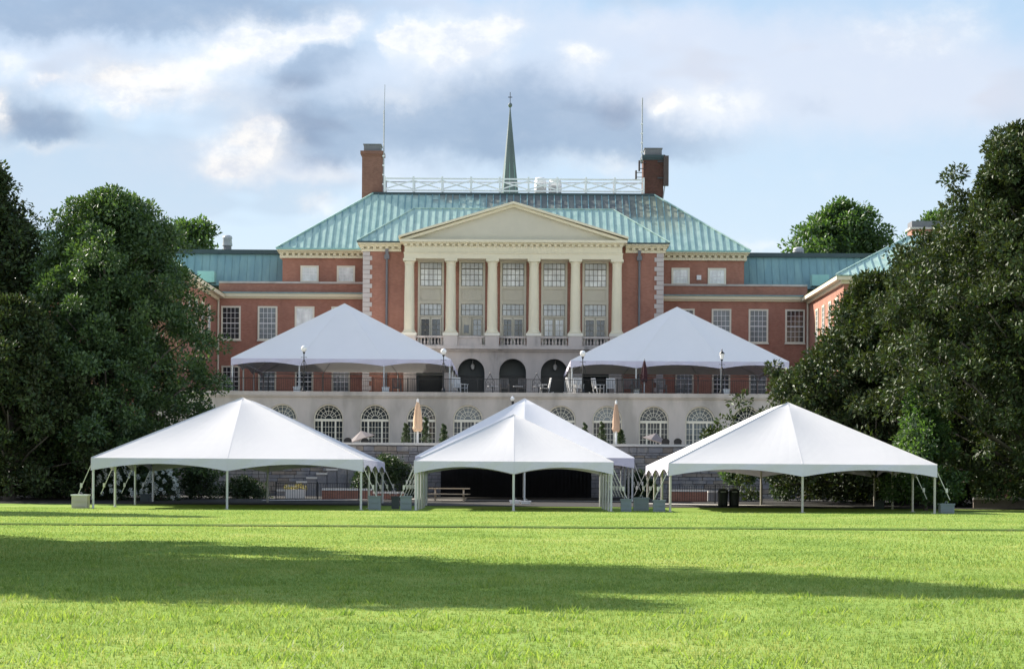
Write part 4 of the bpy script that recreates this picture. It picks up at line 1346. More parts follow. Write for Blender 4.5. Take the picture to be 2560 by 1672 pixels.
bal(978, 999, 1272, 1240, 114.5, 'ballast_dark', 'dark weight box set back between the left and the middle tent')
bal(1000, 1030, 1276, 1240, 109.5, 'ballast_grey', 'grey weight box beside the left front leg of the middle tent')
bal(1551, 1579, 1278, 1246, 109.5, 'ballast_grey', 'grey weight box beside the right front leg of the middle tent')
bal(1583, 1622, 1276, 1243, 113.5, 'ballast_grey', 'broad weight box set back between the middle and the right tent')
bal(1632, 1663, 1278, 1248, 109.5, 'ballast_grey', 'grey weight box beside the left front leg of the right tent')
bal(2348, 2384, 1278, 1253, 110, 'ballast_grey', 'grey weight box right of the right tent')
bal(2187, 2210, 1274, 1250, 122, 'ballast_dark', 'dark weight box under the rear of the right tent')
bal(351, 377, 1262, 1236, 127.5, 'ballast_dark', 'dark weight box in front of the flowering bush')
bal(1274, 1300, 1270, 1254, 128, 'plastic_white', 'open white tub beside the middle tent leg')
bal(1302, 1327, 1270, 1255, 127, 'plastic_white', 'closed white crate right of the middle tent leg')
for (u, v, wdt, lab) in ((744, 977, .5, 'white water weight at the second leg of the left upper tent'), (965, 980, .5, 'white water weight at the third leg of the left upper tent'),
                         (1590, 985, .4, 'small blue-white weight at the second leg of the right upper tent'), (1813, 987, .5, 'white bucket weight beside the lantern lamp post')):
    x = tx(u, v, 167.2)
    ballast(x, 166.75, wdt, .42, 'plastic_white', lab, 'weights under the upper tents', z0=T2)

# ------------------------------------------------------------------ lower terrace wall of stone
YW = 150.0
zw = P(1280, 1108, YW)[1]
rw = thing('stone_retaining_wall', 'grey ashlar stone retaining wall with pale coping behind the lawn tents', 'wall', (0, YW, 0))
MB().box(-26, 26, YW + .08, YW + .8, 0, zw - .15).build('core', 'mortar', rw)
cp = MB(); 
x = -26
while x < 26:
    q = MB().box(x + .006, x + 1.594, YW - .12, YW + .9, zw - .15, zw).build('coping_stone', 'coping', rw); x += 1.6
ub = MB().box(-.5, .5, -.5, .5, -.5, .5)
me_g = None
stones = []
rng = random.Random(3)
z = gz(YW) - .1
while z < zw - .2:
    h = min(rng.choice([.16, .22, .3, .34]), zw - .16 - z)
    x = -25.5
    while x < 25.5:
        wd = rng.uniform(.35, 1.0)
        stones.append((x + wd / 2, z + h / 2, wd - .025, h - .025)); x += wd
    z += h
def vis(s):
    x, z = s[0], s[1]
    if z < .5: return 3 + abs(x) * .01
    if -11 < x < -5.6 and z > 1.6 or 7.2 < x < 11.5 and z > 1.6: return 0 + 1 / (s[2] * s[3] * 10)
    if -17 < x < -5.4 or 9 < x < 16: return 1 + 1 / (s[2] * s[3] * 40)
    return 4
stones.sort(key=vis)
unit = {}
for mt in ('stone_grey', 'stone_brown'):
    m_ = bpy.data.meshes.new('stone'); bm = bmesh.new(); bmesh.ops.create_cube(bm, size=1.0)
    bmesh.ops.bevel(bm, geom=bm.edges[:], offset=.04, segments=1, affect='EDGES'); bm.to_mesh(m_); bm.free()
    m_.materials.append(MT[mt]); unit[mt] = m_
rest = MB()
for i, (x, z, w_, h_) in enumerate(stones):
    y = YW + .04 + rng.uniform(-.03, .02)
    if i < 300:
        o = bpy.data.objects.new('stone', unit[rng.choice(['stone_grey', 'stone_grey', 'stone_brown'])])
        COL.objects.link(o); o.parent = rw; o.location = (x, y - YW, z); o.scale = (w_, .22, h_)
    else:
        rest.box(x - w_ / 2, x + w_ / 2, y - .11, y + .11, z - h_ / 2, z + h_ / 2)
rest.build('stone_courses', 'stone_grey', rw, kind='stuff')
lt = MB().box(-24.5, 24.5, YW + .81, YA + .0, 0, T1).build('lower_terrace', 'path_concrete'); lt['kind'] = 'structure'

# black sheet added to stand in for deep shade behind the middle tents
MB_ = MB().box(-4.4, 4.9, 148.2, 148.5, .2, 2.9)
st = thing('shade_backdrop', 'wide black sheet added for the deep shade behind the middle tents', 'backdrop', (0, 148.4, .3))
MB_.build('shade_sheet', 'shade_black', st)
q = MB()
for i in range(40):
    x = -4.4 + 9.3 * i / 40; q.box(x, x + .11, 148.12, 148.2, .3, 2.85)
q.build('shade_folds', 'shade_black', st, kind='stuff')
MB().box(-4.6, 5.1, 148.05, 148.6, 2.9, 3.0).build('rail', 'iron', st)
for (u0, u1, lab, v) in ((1072, 1175, 'long pale bench in the shade under the middle tents', 1244),):
    Yb = 131.5
    xa, z1 = P(u0, v, Yb); xb, _ = P(u1, v, Yb); z0 = gz(Yb)
    t = thing('picnic_table', 'long wooden picnic table in the shade under the middle tents', 'table', ((xa + xb) / 2, Yb, z0))
    MB().box(xa, xb, Yb - .3, Yb + .3, z0 + .70, z0 + .76).build('tabletop', 'wood', t)
    MB().box(xa - .1, xb - .1, Yb - .85, Yb - .58, z0 + .40, z0 + .45).build('bench', 'wood', t)
    MB().box(xa, xb, Yb + .58, Yb + .85, z0 + .40, z0 + .45).build('bench', 'wood', t)
    for x in (xa + .35, xb - .35):
        MB().bar((x, Yb - .7, z0), (x, Yb - .15, z0 + .7), .08).bar((x, Yb + .7, z0), (x, Yb + .15, z0 + .7), .08).box(x - .04, x + .04, Yb - .8, Yb + .8, z0 + .33, z0 + .40).build('leg', 'wood', t)

# ------------------------------------------------------------------ things on the lower terrace
def closed_umbrella(u, vt, vb, Y, z0, mt, lab, r=.27, pole='plastic_white'):
    x, z1 = P(u, vt, Y); _, zb = P(u, vb, Y)
    t = thing('closed_umbrella', lab, 'umbrella', (x, Y, z0), 'closed umbrellas')
    H = z1 - zb
    prof = [(r * .75, zb), (r * .95, zb + .08 * H), (r * .8, zb + .2 * H), (r * .85, zb + .33 * H), (r * .65, zb + .6 * H), (r * .4, zb + .82 * H), (.05, zb + .97 * H)]
    b = MB(); n = 16; base = 0
    for (q_, z_) in prof:
        for j in range(n):
            a = 2 * PI * j / n; rr = q_ * (1 + .16 * math.cos(8 * a + z_)) * (1 + .05 * math.sin(a * 2 + z_ * 3))
            b.v.append((x + rr * math.cos(a), Y + rr * math.sin(a), z_ + (.04 * math.cos(4 * a) if q_ == prof[0][0] and z_ == zb else 0)))
    m = len(prof)
    for k in range(m - 1):
        for j in range(n): b.f.append((k * n + j, k * n + (j + 1) % n, (k + 1) * n + (j + 1) % n, (k + 1) * n + j))
    b.f.append(tuple((m - 1) * n + j for j in range(n)))
    b.build('canopy', mt, t)
    MB().tube([(x, Y, z0 + .08), (x, Y, z1 + .04)], .045 if pole != 'plastic_white' else .07, 8).build('pole', pole, t)
    MB().lathe(x, Y, [(.02, z1 - .04), (.05, z1 + .02), (.015, z1 + .12)], 8).build('finial', pole, t)
    MB().lathe(x, Y, [(.3, z0), (.3, z0 + .06), (.07, z0 + .1)], 12).build('base', 'dark_metal', t)
    return t
closed_umbrella(1044.5, 1000, 1078, 151.3, T1, 'umbrella_peach', 'closed peach coloured umbrella on a white pole, left of the two', .33)
closed_umbrella(1540.5, 1004, 1079, 151.3, T1, 'umbrella_tan', 'closed tan umbrella on a white pole, the darker one on the right', .27)
closed_umbrella(1611, 900, 955, 165.9, T2, 'umbrella_maroon', 'closed dark maroon umbrella in front of the right upper tent', .24, 'grey_metal')


def foliage(centers, radii, n_per, leaf, rng, squash=1.0, up=.65, width=.5, fold=.25):
    """many small folded leaves round clump centres; returns verts, tris"""
    centers = np.asarray(centers, dtype=np.float32); radii = np.asarray(radii, dtype=np.float32)
    idx = np.repeat(np.arange(len(centers)), n_per)
    n = len(idx)
    d = rng.normal(size=(n, 3)); d /= np.linalg.norm(d, axis=1)[:, None]
    rr = radii[idx] * (rng.random(n) ** .45)
    p = centers[idx] + d * rr[:, None] * np.array([1, 1, squash])
    # leaf axis: outward with droop and randomness
    ax = d + rng.normal(size=(n, 3)) * .55 + np.array([0, 0, .12]); ax /= np.linalg.norm(ax, axis=1)[:, None]
    nm = d * .6 + np.array([0, 0, up]) + rng.normal(size=(n, 3)) * .45
    side = np.cross(ax, nm); side /= (np.linalg.norm(side, axis=1)[:, None] + 1e-6)
    nm = np.cross(side, ax)
    L = leaf * (.65 + .7 * rng.random(n)); W = L * width
    V = np.zeros((n, 4, 3), dtype=np.float32)
    V[:, 0] = p
    V[:, 1] = p + ax * (L * .5)[:, None] + side * (W * .5)[:, None] + nm * (W * fold)[:, None]
    V[:, 2] = p + ax * L[:, None]
    V[:, 3] = p + ax * (L * .5)[:, None] - side * (W * .5)[:, None] + nm * (W * fold)[:, None]
    b = np.arange(n)[:, None] * 4
    T = np.concatenate([b + np.array([0, 1, 2]), b + np.array([0, 2, 3])], axis=1).reshape(-1, 3)
    return V.reshape(-1, 3), T


def topiary(u, vt, vb, Y, lab):
    x, z1 = P(u, vt, Y); z0 = T1
    t = thing('spiral_topiary', lab, 'topiary', (x, Y, z0), 'spiral topiaries on the lower terrace')
    MB().lathe(x, Y, [(.22, z0), (.30, z0 + .4), (.33, z0 + .42)], 12).build('pot', 'dark_metal', t)
    MB().tube([(x, Y, z0 + .4), (x, Y, z1 - .1)], .03, 6).build('trunk', 'bark', t)
    rg = np.random.default_rng(int(u)); cs = []; rs = []
    for k in range(60):
        s = k / 59; zz = z0 + .55 + (z1 - z0 - .65) * s; a = s * 2 * PI * 3.5; q = .22 * (1 - .75 * s)
        cs.append((x + q * math.cos(a), Y + q * math.sin(a), zz)); rs.append(.17 * (1 - .6 * s))
    V, T = foliage(cs, rs, 42, .07, rg)
    arr_mesh('crown', V, T, 'shrub_leaf', t)
for (u, vt, lab) in ((1015, 1056, 'spiral topiary left of the peach umbrella'), (1065, 1041, 'taller spiral topiary just right of the peach umbrella'), (1110, 1058, 'spiral topiary between the windows, against the left slope of the middle tent'),
                     (1462.5, 1055, 'spiral topiary peeking over the right slope of the middle tent'), (1505.5, 1052, 'taller spiral topiary left of the tan umbrella'), (1552, 1070, 'short spiral topiary just right of the tan umbrella')):
    topiary(u, vt, 1107, 151.6, lab)

for (u, v, lab) in ((870, 1097, 'black domed chair back with white top left of the dusty open umbrella'), (913, 1098, 'black domed chair back in front of the dusty open umbrella'), (1663.5, 1099, 'black domed chair back beside the right dusty umbrella'), (1694, 1099, 'black domed chair back nearest the right tent')):
    x, z = P(u, v, 152.5)
    t = thing('patio_chair', lab, 'chair', (x, 152.5, T1), 'round backed chairs on the lower terrace')
    b = MB(); prev = None
    for j in range(9):
        a = PI * j / 8
        p = (x + .24 * math.cos(a), 152.3, z - .15 + .22 * math.sin(a))
        if prev: b.bar(prev, p, .05)
        prev = p
    poly = [(x + .235 * math.cos(PI * j / 10), z - .15 + .215 * math.sin(PI * j / 10)) for j in range(11)]
    b.prism(poly[::-1][::-1], 152.3, 152.34)
    b.box(x - .24, x + .24, 152.3, 152.34, z - .45, z - .15)
    b.build('backrest', 'iron', t)
    MB().box(x - .34, x + .34, 152.34, 152.9, T1 + .42, T1 + .47).build('seat', 'iron', t)
    for sx in (-1, 1):
        for yy in (152.36, 152.86): MB().box(x + sx * .3 - .02, x + sx * .3 + .02, yy - .02, yy + .02, T1, T1 + .42).build('leg', 'iron', t)
for (u, v, sx, lab) in ((903, 1078, 1, 'open dusty pink umbrella tilted behind the left end of the parapet'), (1640, 1084, -1, 'open dusty pink umbrella tilted behind the right end of the parapet')):
    x, z = P(u, v, 154)
    t = thing('tilted_umbrella', lab, 'umbrella', (x, 154, T1), 'dusty umbrellas')
    b = MB(); n = 8; ap = (x, 154, z + .05)
    ring = [(x + .95 * math.cos(2 * PI * j / n + .39), 154 + .95 * math.sin(2 * PI * j / n + .39), z - .5 - sx * -.3 * math.cos(2 * PI * j / n + .39)) for j in range(n)]
    for j in range(n): b.face([ap, ring[j], ring[(j + 1) % n]])
    b.build('canopy', 'umbrella_dusty', t)
    MB().tube([(x, 154, T1), (x, 154, z)], .03, 6).build('pole', 'grey_metal', t)

# ------------------------------------------------------------------ chairs and tables on the upper terrace
def rocker(x, y, rz, mt, lab):
    t = thing('rocking_chair', lab, 'chair', (0, 0, 0), 'rocking chairs on the upper terrace')
    MB().box(-.27, .27, -.25, .25, .40, .44).build('seat', mt, t)
    b = MB()
    for i in range(6):
        xx = -.225 + .09 * i; b.bar((xx, .26, .46), (xx, .44, 1.08), .045, .02)
    b.box(-.29, .29, .42, .46, 1.05, 1.13); b.box(-.29, .29, .25, .29, .44, .49)
    b.build('backrest', mt, t)
    for sx in (-1, 1):
        MB().bar((sx * .28, -.24, .06), (sx * .28, -.24, .66), .05).build('leg', mt, t)
        MB().bar((sx * .28, .24, .06), (sx * .28, .45, 1.12), .05).build('leg', mt, t)
        MB().box(sx * .29 - .045, sx * .29 + .045, -.32, .34, .66, .69).build('armrest', mt, t)
        MB().tube([(sx * .28, -.42, .09), (sx * .28, -.2, .035), (sx * .28, .1, .03), (sx * .28, .4, .06), (sx * .28, .6, .14)], .025, 5).build('rocker', mt, t)
    t.location = (x, y, T2); t.rotation_euler = (0, 0, rz)
    return t
cw_ = rocker(tx(1141, 970, 166.2), 166.2, .1, 'chair_white', 'pale slatted rocking chair between the left upper tent and the first arch')
cd_ = rocker(tx(1592, 970, 166.6), 166.6, .1, 'chair_dark', 'dark rocking chair behind the railing at the maroon umbrella')
for (u, yy, rz, lab) in ((1157, 167.0, 1.3, 'pale chair turned sideways in front of the first arch'), (1361, 166.8, -1.4, 'pale chair seen from the side at the right scroll ornament'),
                         (1447, 166.3, .2, 'bright slatted chair at the left foot of the right upper tent'), (1432, 165.9, 1.8, 'small pale chair beside the bright slatted chair'),
                         (1497, 166.6, 2.0, 'pale rocking chair in profile under the right upper tent'), (1527, 166.2, 0.0, 'pale rocking chair facing the lawn, next to the one in profile')):
    dup(cw_, (tx(u, 970, yy), yy, T2), rz, lab)
for (u, yy, rz, lab) in ((1569, 166.4, .0, 'dark rocking chair second from the tent leg, left of the maroon umbrella'), (1655, 166.4, .1, 'dark rocking chair right of the maroon umbrella'), (1700, 167.4, -.2, 'dark rocking chair in the middle of the right upper tent'),
                         (992, 168.0, .1, 'dark chair deep under the right bay of the left upper tent'), (1262, 167.2, .1, 'dark chair in front of the middle arch, left side'), (1303, 167.2, -.2, 'dark chair in front of the middle arch, right side')):
    dup(cd_, (tx(u, 970, yy), yy, T2), rz, lab)
def cafe_table(u, yy, lab):
    x = tx(u, 970, yy)
    t = thing('cafe_table', lab, 'table', (x, yy, T2), 'low tables on the upper terrace')
    MB().lathe(x, yy, [(.38, T2 + .5), (.38, T2 + .54)], 14).build('tabletop', 'chair_white', t)
    MB().lathe(x, yy, [(.2, T2), (.04, T2 + .05), (.04, T2 + .5)], 8).build('pedestal', 'dark_metal', t)
cafe_table(1232, 166.6, 'small round white table in front of the left scroll ornament')
cafe_table(1294, 166.5, 'small round white table in front of the middle arch')
cafe_table(1346, 166.4, 'small round white table beside the right scroll ornament')

# ------------------------------------------------------------------ behind and between the lawn tents
def low_wall(u0, u1, vt, Y, mt, lab, z0=0, vb=None):
    xa, z1 = P(u0, vt, Y); xb, _ = P(u1, vt, Y)
    t = thing('low_wall', lab, 'wall', ((xa + xb) / 2, Y, z0), 'low walls behind the lawn')
    MB().box(xa, xb, Y, Y + .35, z0 - .1, z1 - .12).build('wall', mt, t)
    n = max(1, int((xb - xa) / .6))
    for i in range(n):
        a = xa + (xb - xa) * i / n; c = xa + (xb - xa) * (i + 1) / n
        MB().box(a + .004, c - .004, Y - .05, Y + .40, z1 - .119, z1).build('coping_stone', 'coping', t)
    return t
low_wall(805, 930, 1220, 135, 'brick', 'low red brick wall with stone coping behind the left tent', .2)
low_wall(930, 1010, 1228, 136, 'brick', 'low red brick wall continuing behind the weight boxes', .2)
low_wall(1678, 1768, 1223, 135, 'brick', 'low red brick wall with stone coping behind the right tent', .2)
low_wall(1770, 1900, 1226, 138, 'stone_grey', 'dark grey low wall behind the two rubbish bins', .2)
low_wall(-120, 122, 1198, 140, 'stone_grey', 'long grey terrace wall under the left trees', .2)
low_wall(-60, 118, 1229, 136, 'stone_grey', 'lower grey terrace wall in front of the taller one under the left trees', .2)
low_wall(2434, 2700, 1243, 124, 'stone_brown', 'brown layered stone wall under the right magnolia', 0)
# ramp and paths
for (pts, nm) in (([(630, 1272, 1015, 1268), (930, 1253, 1015, 1257)], 'path'),):
    pass
def path(quad, nm='path'):
    b = MB(); b.face(quad); o = b.build(nm, 'path_concrete'); o['kind'] = 'structure'
path([(-13.5, 129, .22), (-5, 133.5, .32), (-5, 134.6, .34), (-13.5, 130.3, .24)])
path([(7, 127.5, .19), (17.5, 122.5, .12), (17.5, 124, .14), (7, 129.2, .22)])
path([(-5, 133.5, .28), (7, 133, .26), (7, 134.2, .27), (-5, 134.6, .29)])
# stair wall steps under the left tent
t = thing('stone_stair', 'pale stone steps climbing along the retaining wall, seen under the left tent', 'stairs', (-9.5, 148.6, .3))
for i in range(9):
    xa = -14.5 + .62 * i
    MB().box(xa, xa + .66, 147.6, 149.85, .25, .75 + .26 * i - .121).build('tread', 'stone_grey', t)
    MB().box(xa - .02, xa + .66, 147.55, 149.85, .75 + .26 * i - .12, .75 + .26 * i).build('coping_stone', 'coping', t)
# bins
for (u, lab) in ((1807, 'left of two dark green rubbish bins with domed lids under the right tent'), (1835, 'right of two dark green rubbish bins with domed lids under the right tent')):
    Yb = 124; x = tx(u, 1260, Yb)
    t = thing('rubbish_bin', lab, 'bin', (x, Yb, .1), 'rubbish bins under the right tent')
    MB().lathe(x, Yb, [(.23, .1), (.25, .2), (.27, .80), (.27, .82)], 14).build('body', 'bin_green', t)
    MB().lathe(x, Yb, [(.29, .821), (.29, .87), (.24, .98), (.12, 1.04)], 14).build('lid', 'bin_green', t, smooth=True)
    MB().box(x - .14, x + .14, Yb - .29, Yb - .2, .845, .90).build('opening_plate', 'grey_metal', t)
# iron fences in front of the low walls
def fence(u0, u1, Y, z0, h, lab):
    xa, xb = tx(u0, 1250, Y), tx(u1, 1250, Y)
    t = thing('iron_fence', lab, 'fence', ((xa + xb) / 2, Y, z0), 'thin black fences behind the tents')
    MB().box(xa, xb, Y - .015, Y + .015, z0 + h - .05, z0 + h - .02).box(xa, xb, Y - .015, Y + .015, z0 + .1, z0 + .13).build('rail', 'iron', t)
    q = MB(); x = xa
    while x < xb: q.box(x - .01, x + .01, Y - .01, Y + .01, z0 + .131, z0 + h - .051); x += .13
    q.build('pickets', 'iron', t, kind='stuff')
    n = int((xb - xa) / 1.9)
    for i in range(n + 1):
        x = xa + (xb - xa) * i / max(1, n); MB().box(x - .03, x + .03, Y - .03, Y + .03, z0, z0 + h + .05).build('post', 'iron', t)
fence(690, 1000, 132.5, .2, 1.0, 'thin black iron fence in front of the low brick wall left of the middle tents')
fence(1670, 1905, 131.5, .2, 1.0, 'thin black iron fence in front of the low brick wall under the right tent')
# planter with flowers, and a bright box
x, z = P(738, 1235, 137)
t = thing('flower_planter', 'pale planter full of yellow flowers in the sun behind the left tent', 'planter', (x, 137, .25), None)
MB().box(x - .55, x + .55, 136.8, 137.3, .25, .80).build('box', 'coping', t)
V, T = foliage([(x + a, 137, .9 + .12 * math.sin(a * 7)) for a in (-.5, -.3, -.1, .1, .3, .5)], [.16] * 6, 70, .08, np.random.default_rng(5)); arr_mesh('flowers', V, T, 'flower_yellow', t)


# ------------------------------------------------------------------ trees
def tree(name, lab, x, y, z0, H, prof, nclump, nleaf, leaf, mt, seed, crad=(.6, 1.2), group=None, trunk_r=.35, lean=0.0, width=.5, ncore=.25, base=.5, shape=None, inner=True):
    """prof: list of (relative height, radius)"""
    t = thing(name, lab, 'tree', (x, y, z0), group)
    rg = np.random.default_rng(seed); rnd = random.Random(seed)
    hs = [p[0] for p in prof]; rs = [p[1] for p in prof]
    cs = []; cr = []
    # big masses first, so that the outline is uneven
    mass = []
    nm = max(6, nclump // 9)
    for k in range(nm):
        s = hs[0] + (hs[-1] - hs[0]) * ((k + rnd.random()) / nm) ** .85
        r = float(np.interp(s, hs, rs)); a = 2 * PI * ((k * .382) % 1 + rnd.random() * .12)
        q = r * rnd.uniform(.58, .88)
        mass.append((x + q * math.cos(a) + lean * s, y + q * math.sin(a), z0 + H * s, r * rnd.uniform(.24, .40) + .5))
    for (mx, my, mz, mr) in mass:
        kk = nclump // nm
        for _ in range(kk):
            d = rg.normal(size=3); d /= np.linalg.norm(d)
            if d[2] < -.5: d[2] *= -.5
            q = mr * rnd.uniform(.75, 1.05)
            cs.append((mx + d[0] * q, my + d[1] * q, mz + d[2] * q * .8)); cr.append(rnd.uniform(*crad))
    if inner:
        for k in range(int(nclump * ncore)):
            s = rnd.uniform(hs[0], hs[-1] * .97); r = float(np.interp(s, hs, rs)) * rnd.uniform(.1, .65); a = rnd.uniform(0, 2 * PI)
            cs.append((x + r * math.cos(a) + lean * s, y + r * math.sin(a), z0 + H * s)); cr.append(crad[1] * 1.15)
    V, T = foliage(cs, cr, nleaf, leaf, rg, squash=.75, width=width)
    keep = V[:, 2].reshape(-1, 4).min(1) > z0 + .15
    V = V.reshape(-1, 4, 3)[keep].reshape(-1, 3); n = len(V) // 4
    b = np.arange(n)[:, None] * 4
    T = np.concatenate([b + np.array([0, 1, 2]), b + np.array([0, 2, 3])], axis=1).reshape(-1, 3)
    arr_mesh('crown', V, T, mt, t)
    tr = MB()
    pts = [(x, y, z0 - .1), (x + .05, y, z0 + H * .12), (x + lean * .3 + .1, y, z0 + H * .35), (x + lean * .6, y, z0 + H * .6), (x + lean * .9, y, z0 + H * .9)]
    tr.tube(pts, trunk_r, 9, .05)
    tr.tube([(x, y, z0 - .1), (x, y, z0 + .35)], trunk_r * 1.5, 9, trunk_r * .98)
    tr.build('trunk', 'bark', t, smooth=True)
    br = MB()
    for (mx, my, mz, mr) in mass:
        hb = max(z0 + H * .08, mz - 1.3 * math.hypot(mx - x, my - y) * .55 - .3)
        p0 = Vector((x + lean * .5 * (hb - z0) / H, y, hb)); p2 = Vector((mx, my, mz)); p1 = (p0 + p2) / 2 + Vector((0, 0, .25))
        br.tube([p0, p1, p2], trunk_r * .32, 6, .03)
    br.build('limbs', 'bark', t, smooth=True)
    return t


MAG = [(.03, .75), (.10, .95), (.25, 1.0), (.45, .92), (.65, .72), (.82, .45), (.95, .18), (1.0, .05)]
def mag(R_): return [(a, b * R_) for a, b in MAG]
# left pair
tree('laurel_tree', 'broad dark green tree with dense foliage left of the left upper tent', -22.7, 135, .2, 16.6, [(.0, 5.6), (.12, 6.4), (.3, 6.6), (.5, 5.6), (.7, 4.2), (.86, 3.2), (.96, 2.1), (1, 1.0)], 900, 130, .22, 'laurel_leaf', 11, crad=(.45, .85), group='trees on the left of the lawn', trunk_r=.4)
tree('magnolia_tree', 'very dark magnolia cut off by the left edge of the photo', -31.2, 139, .2, 19.0, mag(7.2), 760, 110, .28, 'magnolia_leaf', 12, crad=(.5, .95), group='trees on the left of the lawn', trunk_r=.45)
tree('magnolia_tree', 'low dark magnolia in front of the taller ones at the left edge', -27.0, 129, .1, 10.5, mag(4.6), 380, 110, .25, 'magnolia_leaf', 13, crad=(.4, .8), group='trees on the left of the lawn', trunk_r=.3)
# right group
tree('magnolia_tree', 'tall glossy magnolia reaching highest at the right edge of the photo', 26.6, 121, 0, 18.9, [(.05, 5.2), (.15, 6.0), (.3, 6.3), (.45, 6.3), (.6, 6.1), (.72, 5.0), (.8, 3.8), (.9, 3.2), (.97, 1.9), (1, .6)], 980, 130, .24, 'magnolia_leaf', 21, crad=(.4, .85), group='magnolias on the right of the lawn', trunk_r=.38)
tree('magnolia_tree', 'wide magnolia behind the right tent, hiding the corner of the hall', 20.3, 134, .2, 12.2, [(.0, 6.4), (.15, 7.6), (.38, 7.2), (.55, 4.7), (.72, 2.6), (.86, 1.6), (.96, 1.0), (1, .5)], 820, 125, .25, 'magnolia_leaf', 22, crad=(.4, .85), group='magnolias on the right of the lawn', trunk_r=.42)
tree('magnolia_tree', 'middle sized magnolia between the wide one and the tallest one', 24.0, 130, .1, 14.2, [(.03, 4.6), (.12, 5.2), (.3, 5.5), (.6, 5.2), (.78, 4.3), (.92, 3.1), (1, 1.2)], 620, 125, .25, 'magnolia_leaf', 23, crad=(.4, .85), group='magnolias on the right of the lawn', trunk_r=.4)
tree('magnolia_tree', 'pale green young magnolia at the right corner of the right tent', 20.6, 119.5, 0, 6.0, mag(1.7), 120, 100, .2, 'oak_leaf', 24, crad=(.3, .55), group='magnolias on the right of the lawn', trunk_r=.09)
# beyond the hall
tree('oak_tree', 'large bright green tree showing over the right wing roof', 31.8, 232, 3, 25.3, [(.3, 4.5), (.5, 6.8), (.65, 6.6), (.78, 5.4), (.9, 3.4), (.98, 1.2)], 430, 80, .42, 'oak_leaf', 31, crad=(.7, 1.3), group='trees beyond the hall', trunk_r=.5)
tree('oak_tree', 'light green treetop over the left wing roof beside the ventilator', -30.6, 228, 3, 22.3, [(.3, 4), (.5, 5.5), (.68, 5.2), (.82, 4.0), (.93, 2.2), (1, .8)], 260, 70, .42, 'oak_leaf', 32, crad=(.7, 1.3), group='trees beyond the hall', trunk_r=.4)
tree('oak_tree', 'hazy green treetop beside the pavilion chimney on the right', 41.5, 236, 3, 24.5, [(.3, 3), (.5, 4.6), (.68, 4.4), (.82, 3.2), (.93, 1.8), (1, .6)], 200, 70, .42, 'oak_leaf', 33, crad=(.7, 1.3), group='trees beyond the hall', trunk_r=.4)
# trees of the same row that stand left of the picture and throw the long shadows on the lawn
OFF = 'magnolias along the left of the lawn'
tree('magnolia_tree', 'magnolia left of the frame whose long shadow crosses the near lawn', -19.0, 49.5, 0, 18.6, mag(6.4), 320, 60, .5, 'magnolia_leaf', 41, crad=(.7, 1.1), group=OFF, trunk_r=.45, ncore=.4)
tree('magnolia_tree', 'magnolia left of the frame shading the middle of the lawn at the left', -23.5, 61, 0, 14.2, mag(4.8), 240, 60, .5, 'magnolia_leaf', 42, crad=(.7, 1.1), group=OFF, trunk_r=.4, ncore=.6)
tree('magnolia_tree', 'magnolia left of the frame that widens the near shadow', -16.6, 40.5, 0, 12.6, mag(4.4), 220, 60, .5, 'magnolia_leaf', 45, crad=(.7, 1.1), group=OFF, trunk_r=.4, ncore=.6)
tree('magnolia_tree', 'magnolia left of the frame shading the far strip of lawn', -29.5, 99, 0, 13.0, mag(4.6), 240, 60, .5, 'magnolia_leaf', 43, crad=(.7, 1.1), group=OFF, trunk_r=.4, ncore=.6)
tree('magnolia_tree', 'magnolia left of the frame shading the bottom left corner of the lawn', -18.9, 28.8, 0, 9.4, mag(3.8), 200, 60, .45, 'magnolia_leaf', 44, crad=(.6, 1.0), group=OFF, trunk_r=.35, ncore=.6)


def shrub(name, lab, x, y, z0, rx, rz_, n, nl, leaf, mt, seed, cat='shrub', flowers=0, group=None):
    t = thing(name, lab, cat, (x, y, z0), group)
    rg = np.random.default_rng(seed); rnd = random.Random(seed)
    cs = []; cr = []
    for k in range(n):
        a = rnd.uniform(0, 2 * PI); e = rnd.uniform(.05, 1.0); q = math.sqrt(max(0, 1 - e * e)) * rnd.uniform(.5, 1)
        cs.append((x + rx * q * math.cos(a), y + rx * .6 * q * math.sin(a), z0 + rz_ * e * .9)); cr.append(rnd.uniform(.25, .45))
    V, T = foliage(cs, cr, nl, leaf, rg)
    arr_mesh('foliage', V, T, mt, t)
    b = MB()
    for k in range(7):
        a = rnd.uniform(0, 2 * PI); b.tube([(x, y, z0 - .05), (x + rx * .5 * math.cos(a), y + rx * .3 * math.sin(a), z0 + rz_ * .6)], .03, 5, .012)
    b.build('stems', 'bark', t)
    if flowers:
        fl = []
        for k in range(flowers):
            a = rnd.uniform(0, 2 * PI); e = rnd.uniform(.0, 1.0); q = math.sqrt(1 - e * e)
            cx_, cy_, cz_ = x + rx * 1.08 * q * math.cos(a), y - abs(rx * .66 * q * math.sin(a)) - .1, z0 + .15 + rz_ * e
            m_ = rnd.uniform(.07, .12)
            V, T = foliage([(cx_, cy_, cz_)], [m_], 46, .06, rg, width=.9)
            arr_mesh('blossom', V, T, 'flower_white', t)
    return t
shrub('hydrangea_bush', 'dark bush covered with round white blossoms behind the left tent legs', tx(292, 1250, 130), 130.5, .15, 1.35, 1.75, 60, 90, .12, 'shrub_leaf', 51, cat='bush', flowers=46)
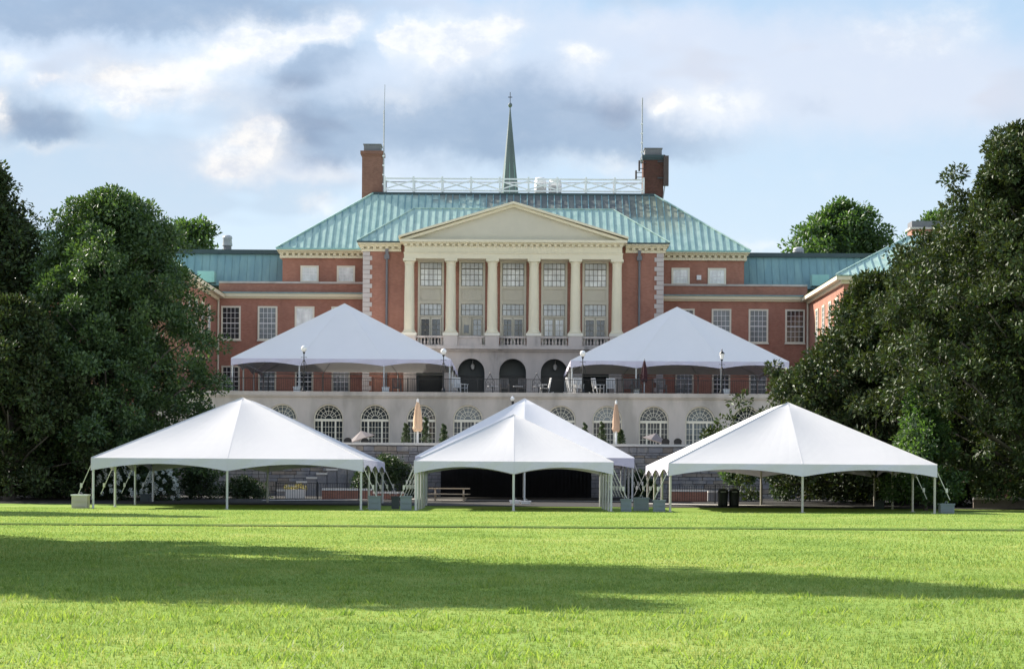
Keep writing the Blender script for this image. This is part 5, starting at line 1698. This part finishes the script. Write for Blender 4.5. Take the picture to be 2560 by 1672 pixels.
shrub('hydrangea_bush', 'smaller bush with a dense cluster of white blossoms right of the big flowering one', tx(405, 1250, 130), 130, .15, .85, 1.75, 36, 90, .12, 'shrub_leaf', 52, cat='bush', flowers=44)
shrub('evergreen_shrub', 'dark rounded shrub under the middle of the left tent', tx(500, 1250, 134), 134, .2, 1.1, 1.9, 50, 90, .13, 'shrub_leaf', 53, group='dark shrubs behind the tents')
shrub('evergreen_shrub', 'low wide dark shrub right of the left tent middle leg', tx(605, 1250, 137), 137, .25, 1.7, 1.1, 60, 90, .13, 'shrub_leaf', 54, group='dark shrubs behind the tents')
shrub('evergreen_shrub', 'bushy dark shrub against the stone wall between the left and middle tents', tx(960, 1180, 146), 146, .35, 2.3, 2.5, 120, 90, .14, 'shrub_leaf', 55, group='dark shrubs behind the tents')
shrub('evergreen_shrub', 'dark shrub against the stone wall between the middle and right tents', tx(1600, 1210, 146), 146, .35, 1.0, 1.5, 60, 90, .14, 'shrub_leaf', 56, group='dark shrubs behind the tents')
shrub('evergreen_shrub', 'sunlit shrub with reddish leaves under the right tent left half', tx(1845, 1190, 144), 144, 1.4, 1.0, 1.4, 60, 90, .15, 'oak_leaf', 57, group='dark shrubs behind the tents')
shrub('evergreen_shrub', 'dark tall hedge mass under the middle of the right tent', tx(2010, 1250, 140), 140, .25, 2.4, 3.0, 140, 90, .16, 'shrub_leaf', 58, group='dark shrubs behind the tents')
shrub('evergreen_shrub', 'dark hedge mass under the right half of the right tent', tx(2200, 1250, 136), 136, .2, 2.6, 2.8, 140, 90, .16, 'shrub_leaf', 59, group='dark shrubs behind the tents')
shrub('evergreen_shrub', 'dark shrub at the left edge beside the beige weight box', tx(150, 1250, 134), 134, .2, 1.5, 1.7, 70, 90, .14, 'shrub_leaf', 60, group='dark shrubs behind the tents')
shrub('evergreen_shrub', 'dark bush at the far right between the thin trunk and the weight box', tx(2400, 1250, 128), 128, .1, 1.6, 2.2, 70, 90, .14, 'shrub_leaf', 61, group='dark shrubs behind the tents')
